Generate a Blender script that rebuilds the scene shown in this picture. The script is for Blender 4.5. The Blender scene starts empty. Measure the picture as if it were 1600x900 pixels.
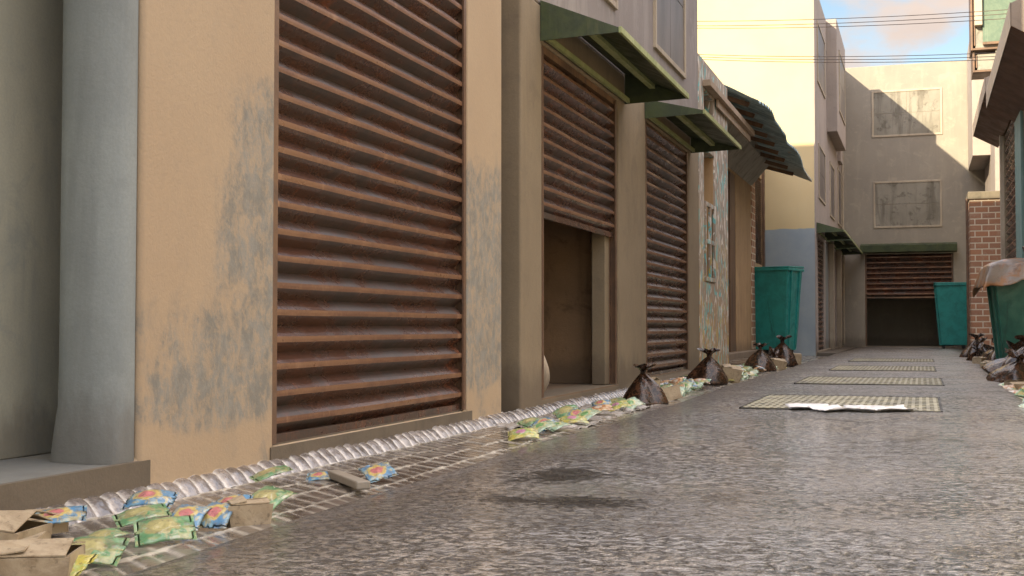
import bpy, bmesh, math, random
from mathutils import Vector, Matrix, noise
random.seed(7)
R = math.radians
sc = bpy.context.scene
COL = sc.collection

# ------------------------------------------------------------------ node helper
class NT:
    def __init__(s, name):
        s.m = bpy.data.materials.new(name); s.m.use_nodes = True
        s.t = s.m.node_tree; s.t.nodes.clear()
        s.out = s.n('ShaderNodeOutputMaterial')
        s.b = s.n('ShaderNodeBsdfPrincipled')
        s.t.links.new(s.b.outputs[0], s.out.inputs[0])
        s._co = None
    def n(s, typ, **kw):
        nd = s.t.nodes.new(typ)
        for k, v in kw.items(): setattr(nd, k, v)
        return nd
    def put(s, sock, v):
        if hasattr(v, 'is_output') or isinstance(v, bpy.types.NodeSocket): s.t.links.new(v, sock)
        elif isinstance(v, tuple) and len(v) == 3 and sock.type == 'RGBA': sock.default_value = (*v, 1)
        else: sock.default_value = v
    def obj(s):
        if s._co is None: s._co = s.n('ShaderNodeTexCoord').outputs['Object']
        return s._co
    def world(s):
        return s.n('ShaderNodeNewGeometry').outputs['Position']
    def mapv(s, v, scale=(1, 1, 1), loc=(0, 0, 0), rot=(0, 0, 0)):
        m = s.n('ShaderNodeMapping'); s.put(m.inputs[0], v)
        m.inputs['Scale'].default_value = scale; m.inputs['Location'].default_value = loc; m.inputs['Rotation'].default_value = rot
        return m.outputs[0]
    def noise(s, v, scale, detail=4, rough=.55, dist=0, out=0):
        m = s.n('ShaderNodeTexNoise'); s.put(m.inputs['Vector'], v)
        m.inputs['Scale'].default_value = scale; m.inputs['Detail'].default_value = detail
        m.inputs['Roughness'].default_value = rough; m.inputs['Distortion'].default_value = dist
        return m.outputs[out]
    def ramp(s, v, a, b, lo=0., hi=1.):
        m = s.n('ShaderNodeMapRange'); s.put(m.inputs[0], v)
        for i, x in enumerate((a, b, lo, hi)): m.inputs[i+1].default_value = x
        m.interpolation_type = 'SMOOTHSTEP'
        return m.outputs[0]
    def math(s, op, a, b=0., c=None):
        m = s.n('ShaderNodeMath', operation=op); s.put(m.inputs[0], a); s.put(m.inputs[1], b)
        if c is not None: s.put(m.inputs[2], c)
        return m.outputs[0]
    def mix(s, f, a, b, mode='MIX'):
        m = s.n('ShaderNodeMix', data_type='RGBA', blend_type=mode)
        s.put(m.inputs[0], f); s.put(m.inputs[6], a); s.put(m.inputs[7], b)
        return m.outputs[2]
    def sep(s, v):
        m = s.n('ShaderNodeSeparateXYZ'); s.put(m.inputs[0], v); return m.outputs
    def comb(s, x, y, z):
        m = s.n('ShaderNodeCombineXYZ'); s.put(m.inputs[0], x); s.put(m.inputs[1], y); s.put(m.inputs[2], z); return m.outputs[0]
    def bump(s, h, dist=.01, strength=1., prev=None):
        m = s.n('ShaderNodeBump'); s.put(m.inputs['Height'], h)
        m.inputs['Distance'].default_value = dist; m.inputs['Strength'].default_value = strength
        if prev is not None: s.put(m.inputs['Normal'], prev)
        return m.outputs[0]
    def set(s, **kw):
        al = dict(color='Base Color', rough='Roughness', metal='Metallic', normal='Normal', spec='Specular IOR Level', coat='Coat Weight', coatr='Coat Roughness', trans='Transmission Weight', sheen='Sheen Weight')
        for k, v in kw.items(): s.put(s.b.inputs[al[k]], v)
        return s.m

def plaster(name, c1, c2, c3, stain=.45, grain=.004, rough=.85, streak=.5):
    """painted render: two tones, vertical dirt streaks, fine grain"""
    t = NT(name); w = t.world()
    big = t.ramp(t.noise(w, .9, 5, .6, .4), .35, .68)
    c = t.mix(big, c1, c2)
    st = t.noise(t.mapv(w, (3.2, 3.2, .35)), 1.3, 6, .65, .3)
    c = t.mix(t.math('MULTIPLY', t.ramp(st, .48, .68), streak), c, c3)
    bl = t.noise(w, 3.1, 8, .7, .6)
    c = t.mix(t.math('MULTIPLY', t.ramp(bl, .52, .66), stain), c, c3)
    zz = t.sep(w)[2]
    spl = t.ramp(t.math('SUBTRACT', zz, t.math('MULTIPLY', t.noise(t.mapv(w, (1, 1, .4)), 5, 6, .7), .55)), .12, -.14, 0, .55)
    c = t.mix(spl, c, (.085, .065, .045))
    fine = t.noise(w, 90, 3, .6)
    c = t.mix(t.ramp(fine, .3, .7, 0, .22), c, c3)
    h = t.math('ADD', t.math('MULTIPLY', fine, .35), t.noise(w, 14, 5, .6))
    return t.set(color=c, rough=rough, normal=t.bump(h, grain, .8))

M = {}
# building with tan pillars: grey-blue mould creeping along the corners and lower parts
t = NT('tan_render'); w = t.world(); x, y, z = t.sep(w)
n1 = t.noise(t.mapv(w, (1, 1, .7)), 3.2, 9, .66, .5)
n2 = t.noise(t.mapv(w, (1, 1, .7)), 10, 7, .7, .4)
col = t.mix(t.ramp(t.noise(w, 1.1, 4), .35, .7), (.60, .41, .235), (.54, .35, .19))
col = t.mix(t.ramp(t.noise(w, 30, 4, .7), .3, .75, 0, .25), col, (.34, .235, .15))
# closeness to the shutter side corners (y 4.93 and 7.42) and bands of height
d1 = t.ramp(y, 4.25, 4.9, 0, 1); d1b = t.ramp(z, .18, .5, .2, 1.)
d1c = t.ramp(z, 1.1, 2.1, 1., -.2)
low = t.math('MULTIPLY', t.ramp(y, 3.9, 4.3, .3, .75), t.math('MULTIPLY', t.ramp(z, .1, .3), t.ramp(z, .45, .85, 1, 0)))
m1 = t.math('MULTIPLY', t.math('MULTIPLY', d1, d1b), d1c)
m1 = t.math('MAXIMUM', m1, low)
d2 = t.math('MULTIPLY', t.math('MULTIPLY', t.ramp(y, 7.42, 7.55), t.ramp(y, 8.0, 7.7)), t.math('MULTIPLY', t.ramp(z, .12, .45), t.ramp(z, .95, .55)))
m1 = t.math('MAXIMUM', m1, d2)
n3 = t.noise(t.mapv(w, (1, 1, .6)), 26, 5, .7, .4)
mm = t.math('ADD', t.math('MULTIPLY', m1, .40), t.math('ADD', t.math('MULTIPLY', n1, 1.1), t.math('ADD', t.math('MULTIPLY', n2, .75), t.math('MULTIPLY', n3, .35))))
mk = t.ramp(mm, 1.10, 1.40)
sp_ = t.ramp(t.noise(t.mapv(w, (1, 1, .75)), 15, 7, .75, .3), .36, .58)
mk = t.math('MULTIPLY', mk, t.ramp(m1, .03, .30, .12, 1))
mk2 = t.math('MULTIPLY', mk, t.math('ADD', .25, t.math('MULTIPLY', sp_, .75)))
col = t.mix(mk2, col, t.mix(t.ramp(n2, .4, .62), (.19, .225, .245), (.085, .11, .13)))
# worn grey edging beside openings
e = t.math('MAXIMUM', t.ramp(y, 4.80, 4.90), t.ramp(y, 7.55, 7.46))
col = t.mix(t.math('MULTIPLY', e, .6), col, (.27, .235, .17))
h = t.math('ADD', t.noise(w, 80, 3), t.math('MULTIPLY', n2, .6))
M['tan'] = t.set(color=col, rough=.85, normal=t.bump(h, .0022, .8))

M['sage'] = plaster('grey_green_render', (.42, .41, .32), (.36, .355, .28), (.22, .25, .24), .35)
M['bluegrey'] = plaster('blue_grey_render', (.27, .30, .29), (.225, .25, .245), (.16, .175, .17), .25)
M['yardwall'] = plaster('whitewashed_render', (.66, .59, .48), (.60, .53, .43), (.44, .38, .30), .3)  # pale render of the added walls that bounce sunlight into the lane
M['yardfloor'] = plaster('pale_concrete_yard', (.52, .47, .39), (.46, .41, .34), (.34, .30, .25), .4)  # pale floor of the added unseen bounce area
M['sill'] = plaster('grimy_sill', (.20, .165, .115), (.16, .13, .09), (.08, .07, .05), .5)
M['khaki'] = plaster('khaki_render', (.24, .19, .12), (.205, .16, .10), (.13, .10, .068), .3, streak=.3)
M['mauve'] = plaster('mauve_grey_render', (.24, .21, .195), (.20, .175, .162), (.33, .30, .275), .5, streak=.6)
M['cream'] = plaster('cream_render', (.62, .50, .31), (.66, .54, .35), (.55, .44, .28), .15, streak=.1)
M['side'] = plaster('pale_side_render', (.38, .32, .275), (.33, .28, .245), (.24, .20, .175), .4, streak=.3)
M['far'] = plaster('far_grey_render', (.29, .257, .208), (.25, .222, .182), (.37, .325, .25), .6, streak=.3)
M['concrete'] = plaster('weathered_concrete', (.36, .33, .27), (.29, .27, .22), (.17, .155, .125), .8)
M['board'] = plaster('grimy_boarding', (.31, .285, .23), (.23, .21, .165), (.12, .105, .08), .8, streak=.7)
M['room'] = plaster('dark_interior', (.15, .105, .065), (.12, .085, .05), (.07, .05, .032), .5)
M['brownroom'] = plaster('warm_brown_interior', (.30, .19, .10), (.24, .15, .08), (.12, .075, .04), .6)
M['wood'] = plaster('brown_timber', (.20, .115, .06), (.15, .085, .045), (.07, .04, .022), .5, streak=.9, rough=.6)
M['tanwood'] = plaster('tan_reveal', (.46, .31, .16), (.40, .26, .13), (.24, .15, .08), .4)
M['frame'] = plaster('pale_frame_paint', (.45, .38, .28), (.40, .33, .24), (.24, .19, .14), .3, rough=.6)
M['palewood'] = plaster('pale_plank', (.42, .33, .24), (.36, .27, .19), (.2, .15, .1), .5, rough=.7)

# lower band of the cream building is painted blue-grey
t = NT('cream_over_blue_render'); w = t.world(); z = t.sep(w)[2]
zz = t.math('ADD', z, t.ramp(t.noise(w, 3, 3), .3, .7, -.012, .012))
band = t.ramp(zz, 2.925, 2.94)
up = t.mix(t.ramp(t.noise(w, .7, 5), .35, .7), (.62, .485, .265), (.58, .45, .24))
lo = t.mix(t.ramp(t.noise(w, 1.3, 6, .65), .3, .7), (.27, .32, .36), (.33, .37, .39))
c = t.mix(band, lo, up)
st = t.noise(t.mapv(w, (3, 3, .3)), 1.5, 6, .65)
c = t.mix(t.ramp(st, .55, .8, 0, .3), c, (.45, .38, .27))
M['creamblue'] = t.set(color=c, rough=.85, normal=t.bump(t.noise(w, 50, 4), .004, .7))

# abstract brush-stroke paint on the low wall
t = NT('paint_daubed_render'); w = t.world(); x, y, z = t.sep(w)
base = t.mix(t.ramp(t.noise(w, 1.6, 5), .35, .7), (.36, .30, .23), (.28, .235, .19))
base = t.mix(t.ramp(z, 1.5, .6), base, (.36, .25, .15))
v = t.mapv(w, (1.1, 1.1, .5), rot=(.3, .2, 0))
a = t.noise(v, 3.4, 3, .5, 2.6)
b_ = t.noise(t.mapv(w, (1.3, 1.3, .45), loc=(7, 3, 1)), 3.7, 3, .5, 3.2)
c_ = t.noise(t.mapv(w, (1.3, 1.3, .4), loc=(2, 9, 5)), 4.2, 3, .5, 2.8)
col = t.mix(t.ramp(a, .565, .60), base, (.16, .44, .44))
col = t.mix(t.math('MULTIPLY', t.ramp(b_, .57, .60), .9), col, (.68, .64, .58))
col = t.mix(t.math('MULTIPLY', t.ramp(c_, .59, .62), t.ramp(z, 2.4, 1.4)), col, (.50, .38, .10))
col = t.mix(t.ramp(t.noise(t.mapv(w, (2, 2, .8), loc=(5, 1, 9)), 3.0, 4, .6, 2), .60, .66, 0, .8), col, (.16, .17, .17))
M['daub'] = t.set(color=col, rough=.75, normal=t.bump(t.noise(w, 25, 6, .7), .006, .8))

# rusty shutter body / lip
def rusty(name, ca, cb, cc, rough, metal, amt):
    t = NT(name); w = t.world()
    n = t.noise(t.mapv(w, (1, 1, 1.6), rot=(.5, 0, 0)), 2.6, 6, .66, .3)
    s = t.noise(t.mapv(w, (1, 2.4, .6), rot=(.6, 0, 0)), 3.2, 5, .62, .1)
    c = t.mix(t.ramp(n, .38, .64), ca, cb)
    c = t.mix(t.ramp(s, .57, .72, 0, amt), c, cc)
    c = t.mix(t.ramp(t.noise(w, 70, 4, .7), .45, .75, 0, .35), c, cc)
    r = t.ramp(n, .3, .7, rough - .1, rough + .15)
    return t.set(color=c, rough=r, metal=metal, normal=t.bump(t.noise(w, 45, 4, .6), .0015, .6))
M['slat'] = rusty('rusted_slat', (.090, .044, .029), (.056, .046, .039), (.21, .072, .032), .26, .25, .65)
M['lip'] = rusty('orange_rust_edge', (.20, .104, .056), (.135, .062, .034), (.33, .20, .12), .36, .2, .7)
M['rail'] = rusty('rusted_rail', (.17, .10, .06), (.12, .075, .05), (.22, .11, .06), .45, .3, .5)
M['brownmetal'] = rusty('brown_sheet_metal', (.13, .058, .030), (.085, .042, .026), (.26, .09, .035), .42, .35, .6)
M['fascia'] = plaster('dull_metal_fascia', (.44, .36, .29), (.38, .31, .25), (.24, .19, .15), .4, rough=.45)

def painted(name, c1, c2, c3, rough=.45, metal=.0, sc_=4., bumpd=.004):
    t = NT(name); w = t.obj()
    n = t.noise(w, sc_, 7, .7, .6)
    c = t.mix(t.ramp(n, .38, .66), c1, c2)
    s = t.noise(t.mapv(w, (4, 4, .45)), 1.8, 6, .68, .3)
    c = t.mix(t.ramp(s, .57, .72, 0, .75), c, c3)
    return t.set(color=c, rough=t.ramp(n, .3, .7, rough - .1, rough + .15), metal=metal, normal=t.bump(t.math('ADD', t.noise(w, 9, 4), t.math('MULTIPLY', s, 1.2)), bumpd, .9))
M['green'] = painted('mossy_green_metal', (.052, .070, .026), (.032, .045, .02), (.085, .09, .035), .45)
M['greendark'] = painted('dark_green_metal', (.03, .05, .018), (.02, .036, .014), (.05, .06, .02), .5)
M['greenpale'] = painted('pale_green_edge', (.32, .35, .16), (.25, .29, .12), (.40, .42, .22), .5)
M['teal'] = painted('teal_bin_plastic', (.02, .26, .225), (.014, .185, .165), (.008, .06, .06), .42)
M['tealgreen'] = painted('dark_teal_bin_plastic', (.012, .12, .085), (.008, .085, .065), (.004, .035, .03), .42)
M['tealpaint'] = painted('teal_post_paint', (.12, .22, .21), (.16, .25, .24), (.10, .08, .05), .5)
M['mottle'] = painted('mottled_green_panel', (.08, .13, .085), (.14, .19, .13), (.28, .33, .23), .6, 0, 7.)
M['black'] = painted('black_rubber', (.02, .02, .02), (.03, .028, .025), (.05, .04, .03), .6)

# corrugated sheet
t = NT('corrugated_blue_green_sheet'); w = t.world(); x, y, z = t.sep(w)
n = t.noise(t.mapv(w, (1.2, 4, 1)), 2.2, 6, .7, .4)
c = t.mix(t.ramp(n, .4, .6), (.36, .50, .53), (.19, .28, .31))
c = t.mix(t.ramp(t.noise(w, 3.4, 6, .7), .55, .7, 0, .7), c, (.36, .28, .19))
c = t.mix(t.ramp(y, 25.5, 27.6, 0, .8), c, (.42, .38, .29))
M['corr'] = t.set(color=c, rough=.5, metal=.0, normal=t.bump(t.noise(w, 30, 4), .003, .6))

# bricks
t = NT('old_brick'); w = t.world(); x, y, z = t.sep(w)
uv = t.comb(t.math('ADD', x, y), z, 0.)
br = t.n('ShaderNodeTexBrick'); t.put(br.inputs['Vector'], uv)
br.inputs['Color1'].default_value = (.42, .20, .105, 1); br.inputs['Color2'].default_value = (.32, .165, .10, 1)
br.inputs['Mortar'].default_value = (.66, .56, .42, 1); br.inputs['Scale'].default_value = 1.
br.inputs['Mortar Size'].default_value = .016; br.inputs['Mortar Smooth'].default_value = .25
br.inputs['Brick Width'].default_value = .32; br.inputs['Row Height'].default_value = .15; br.inputs['Bias'].default_value = 0.
c = t.mix(t.ramp(t.noise(w, 4, 6, .7), .5, .68, 0, .35), br.outputs[0], (.52, .42, .31))
c = t.mix(t.ramp(t.noise(w, 28, 4, .7), .45, .75, 0, .3), c, (.20, .12, .08))
M['brick'] = t.set(color=c, rough=.85, normal=t.bump(t.math('SUBTRACT', t.math('MULTIPLY', t.noise(w, 30, 4), .4), br.outputs['Fac']), .012, .9))

# wet asphalt: glossy, strongly pebbled, brown silt towards the kerbs
t = NT('wet_asphalt'); w = t.world(); x, y, z = t.sep(w)
ns = t.noise(t.mapv(w, (.85, 1.0, 1)), 29, 4, .6, .8); nf = t.noise(w, 95, 3, .6); nb = t.noise(w, 2.3, 6, .65, .5); nc = t.noise(w, .55, 5, .6, .3)
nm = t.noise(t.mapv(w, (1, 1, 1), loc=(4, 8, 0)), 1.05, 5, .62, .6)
fl = t.math('ADD', t.math('MULTIPLY', ns, .8), t.math('MULTIPLY', nf, .2))
smooth_ = t.ramp(nm, .46, .60)                                   # filled, smoother patches, also the mask of the painted sheen
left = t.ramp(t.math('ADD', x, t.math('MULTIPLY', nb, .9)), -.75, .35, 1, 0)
base = t.mix(t.ramp(nb, .35, .65), (.175, .168, .155), (.135, .129, .12))
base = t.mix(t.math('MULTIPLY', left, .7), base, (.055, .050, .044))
base = t.mix(t.math('MULTIPLY', smooth_, t.math('MULTIPLY', t.math('SUBTRACT', 1., left), .8)), base, (.36, .335, .30))  # pale patches on the right: the wet sheen painted into the colour
lt = t.math('MULTIPLY', t.ramp(fl, .49, .54), t.math('SUBTRACT', .95, t.math('MULTIPLY', smooth_, .55)))
base = t.mix(lt, base, t.mix(t.ramp(t.noise(w, .9, 4), .45, .6), (.46, .45, .43), (.50, .44, .36)))  # pale flecks put the sky glints of the wet surface into the colour
dk = t.math('MULTIPLY', t.ramp(fl, .475, .43, 0, 1.), t.math('SUBTRACT', 1., t.math('MULTIPLY', smooth_, .7)))
base = t.mix(t.math('MULTIPLY', dk, t.ramp(y, 6., 16., 1, .35)), base, (.022, .018, .014))
edge = t.ramp(t.math('ADD', x, t.math('MULTIPLY', nb, .8)), -1.42, -.80, 1, 0)
edge2 = t.ramp(t.math('ADD', x, t.math('MULTIPLY', nb, .6)), .95, 1.25)
silt = t.math('MAXIMUM', edge, edge2)
base = t.mix(t.math('MULTIPLY', silt, .85), base, t.mix(t.ramp(fl, .42, .60), (.030, .020, .011), (.115, .08, .048)))
pat = t.ramp(t.math('ADD', t.math('MULTIPLY', nb, .75), t.math('MULTIPLY', ns, .25)), .57, .62)
base = t.mix(t.math('MULTIPLY', pat, .75), base, (.060, .040, .022))
# two tar stains left of the middle
def spot(cx_, cy_, rx, ry):
    d = t.n('ShaderNodeVectorMath', operation='LENGTH'); t.put(d.inputs[0], t.mapv(t.comb(x, y, 0.), (1/rx, 1/ry, 0), (-cx_/rx, -cy_/ry, 0)))
    return t.ramp(t.math('ADD', d.outputs['Value'], t.math('ADD', t.math('MULTIPLY', t.math('SUBTRACT', ns, .5), 1.8), t.math('MULTIPLY', t.math('SUBTRACT', nb, .5), 3.4))), 1.25, .55)
sp = t.math('MAXIMUM', spot(-1.12, 4.0, .22, .16), spot(-1.38, 4.75, .2, .3))
base = t.mix(t.math('MULTIPLY', sp, .85), base, (.022, .018, .014))
nsp = t.math('SUBTRACT', 1., t.math('MULTIPLY', sp, .75))
pud = t.ramp(t.math('ADD', t.math('MULTIPLY', nc, .7), t.math('MULTIPLY', nb, .3)), .50, .60)
near = t.ramp(y, 8., 22., 1, .45)
rr = t.math('ADD', t.math('ADD', t.ramp(fl, .4, .62, .34, .20), t.ramp(y, 6., 13., 0, .16)), t.math('MULTIPLY', silt, .12))
rr = t.math('SUBTRACT', rr, t.math('MULTIPLY', pud, .05))
hh = t.math('ADD', t.math('MULTIPLY', ns, 1.5), t.math('MULTIPLY', nf, .3))
hh = t.math('ADD', hh, t.math('MULTIPLY', nb, .7))
hh = t.math('MULTIPLY', hh, t.math('SUBTRACT', 1., t.math('MULTIPLY', pud, .3)))
hh = t.math('MULTIPLY', hh, near)
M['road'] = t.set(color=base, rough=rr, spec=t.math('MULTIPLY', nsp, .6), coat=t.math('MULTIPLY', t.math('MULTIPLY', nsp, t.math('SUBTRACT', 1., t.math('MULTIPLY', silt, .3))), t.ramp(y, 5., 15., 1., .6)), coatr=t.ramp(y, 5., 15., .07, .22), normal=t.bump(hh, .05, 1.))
t.put(t.b.inputs['Coat Normal'], t.bump(hh, .026, 1.))
t.b.inputs['Coat IOR'].default_value = 1.45

# wet paving of the gutter: grid of setts with pale joints, geometry carries the large form
def paving(name, ca, cb, joint, rough=.22):
    t = NT(name); w = t.world()
    n = t.noise(w, 5, 6, .68, .4); at = t.n('ShaderNodeAttribute', attribute_name='joint').outputs['Fac']
    c = t.mix(t.ramp(n, .38, .62), ca, cb)
    c = t.mix(t.ramp(t.noise(w, 24, 5, .7), .5, .72, 0, .6), c, (.05, .035, .02))
    jn = t.math('MULTIPLY', at, t.ramp(t.noise(w, 17, 3), .28, .45, .4, 1))
    c = t.mix(jn, c, joint)
    return t.set(color=c, rough=t.ramp(n, .3, .7, rough - .08, rough + .14), spec=.7, coat=.5, coatr=.08, normal=t.bump(t.noise(w, 38, 4, .6), .006, .8))
M['kerb'] = paving('wet_kerb_setts', (.10, .085, .075), (.26, .235, .215), (.58, .55, .49), .2)
M['chan'] = paving('wet_channel_tiles', (.075, .06, .045), (.16, .135, .11), (.56, .52, .43), .24)
t = NT('far_pavement'); w = t.world()
M['pave'] = plaster('grey_paving', (.14, .12, .095), (.10, .088, .07), (.07, .055, .04), .6, rough=.5)
M['ground'] = plaster('packed_dirt', (.10, .085, .06), (.08, .068, .05), (.06, .05, .035), .5)

# bin bag
t = NT('black_brown_bag_plastic'); w = t.obj()
n = t.noise(w, 22, 6, .75, .4)
c = t.mix(t.ramp(n, .45, .62), (.018, .011, .007), (.075, .032, .014))
M['bag'] = t.set(color=c, rough=t.ramp(n, .4, .7, .20, .36), spec=.4, coat=.18, coatr=.06, normal=t.bump(t.noise(w, 16, 4, .6, .8), .012, .8))
t = NT('tarnished_plastic_cover'); w = t.obj()
n = t.noise(w, 3, 6, .7, .8); n2 = t.noise(t.mapv(w, (1, 3, 1)), 5, 5, .65, .5)
c = t.mix(t.ramp(n, .42, .6), (.23, .20, .175), (.30, .15, .065))
c = t.mix(t.ramp(n2, .58, .7, 0, .6), c, (.12, .06, .03))
M['cover'] = t.set(color=c, rough=.33, metal=.25, normal=t.bump(t.noise(w, 10, 5, .6), .014, .8))

# snack packets: printed blotches, no lettering
def packet_mat(name, c1, c2, c3, c4):
    t = NT(name); o = t.obj()
    n = t.noise(o, 13, 2, .5, .8); n2 = t.noise(t.mapv(o, loc=(3, 7, 2)), 19, 3, .6, 1.2)
    x, y, z = t.sep(o)
    r = t.n('ShaderNodeVectorMath', operation='LENGTH'); t.put(r.inputs[0], t.mapv(o, (14, 17, 0), loc=(.15, -.1, 0)))
    r = t.math('ADD', r.outputs['Value'], t.math('MULTIPLY', n, .7))
    c = t.mix(t.ramp(n, .45, .6), c1, c2)
    c = t.mix(t.ramp(t.noise(o, 26, 6, .75, 1.0), .5, .6, 0, .75), c, c4)
    c = t.mix(t.ramp(r, 1.05, .95), c, c4)
    c = t.mix(t.ramp(r, .82, .72), c, c3)
    c = t.mix(t.ramp(n2, .58, .66, 0, .7), c, (.48, .50, .38))
    c = t.mix(t.ramp(t.noise(o, 60, 4, .7), .50, .70, 0, .65), c, (.13, .11, .07))
    c = t.mix(t.ramp(t.noise(t.world(), 11, 5, .7), .5, .68, 0, .6), c, (.15, .12, .08))
    return t.set(color=c, rough=.3, spec=.6, coat=.4, coatr=.1, normal=t.bump(t.noise(o, 45, 4, .7, .6), .004, .9))
PK = {
 'green': packet_mat('green_packet_film', (.11, .27, .12), (.22, .38, .20), (.42, .38, .16), (.36, .33, .14)),
 'blue': packet_mat('blue_packet_film', (.08, .23, .40), (.20, .38, .48), (.50, .17, .17), (.55, .42, .14)),
 'yellow': packet_mat('yellow_packet_film', (.50, .44, .08), (.58, .50, .20), (.50, .22, .32), (.30, .40, .12)),
 'pale green': packet_mat('pale_green_packet_film', (.30, .46, .32), (.42, .56, .46), (.16, .34, .12), (.50, .50, .25)),
 'orange': packet_mat('peach_packet_film', (.62, .40, .20), (.58, .44, .28), (.60, .55, .45), (.45, .20, .08)),
}
t = NT('soggy_cardboard'); w = t.obj()
n = t.noise(w, 7, 7, .72, .5)
c = t.mix(t.ramp(n, .4, .62), (.40, .32, .21), (.27, .205, .125))
c = t.mix(t.ramp(t.noise(w, 30, 5, .7), .55, .7, 0, .7), c, (.10, .07, .04))
M['card'] = t.set(color=c, rough=.7, normal=t.bump(n, .006, .7))
t = NT('dirty_white_paper'); w = t.obj()
c = t.mix(t.ramp(t.noise(w, 9, 5, .6), .45, .7, 0, .5), (.68, .67, .65), (.50, .47, .43))
M['paper'] = t.set(color=c, rough=.6, normal=t.bump(t.noise(w, 12, 4), .01, .5))
t = NT('cloudy_plastic_sheet'); w = t.obj()
c = t.mix(t.ramp(t.noise(w, 6, 6, .7), .4, .65), (.40, .37, .33), (.27, .24, .20))
M['sheet'] = t.set(color=c, rough=.25, spec=.7, normal=t.bump(t.noise(w, 22, 5, .65, .8), .012, .8))
M['stick'] = plaster('dirty_foam', (.52, .47, .38), (.44, .40, .32), (.28, .24, .18), .5, rough=.6)
t = NT('yellowed_worn_grating'); w = t.world(); n = t.noise(w, 3.2, 7, .75, .4)
c = t.mix(t.ramp(n, .38, .6), (.42, .385, .255), (.27, .25, .175)); c = t.mix(t.ramp(t.noise(w, 7, 6, .75), .52, .62, 0, .85), c, (.10, .09, .07))
M['grate'] = t.set(color=c, rough=.5)
M['pit'] = painted('drain_pit', (.045, .04, .028), (.03, .026, .02), (.02, .016, .01), .5)  # dark tone painting the shade inside and along the drains
M['wire'] = painted('cable_sheath', (.12, .085, .06), (.10, .07, .05), (.08, .06, .045), .6)
t = NT('dusty_window'); w = t.world()
c = t.mix(t.ramp(t.noise(t.mapv(w, (1, 1, .5)), 2.2, 5, .6), .35, .7), (.17, .145, .135), (.11, .095, .088))
M['pane'] = t.set(color=c, rough=.45, spec=.35, normal=t.bump(t.noise(w, 2.5, 3), .01, .5))

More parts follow.
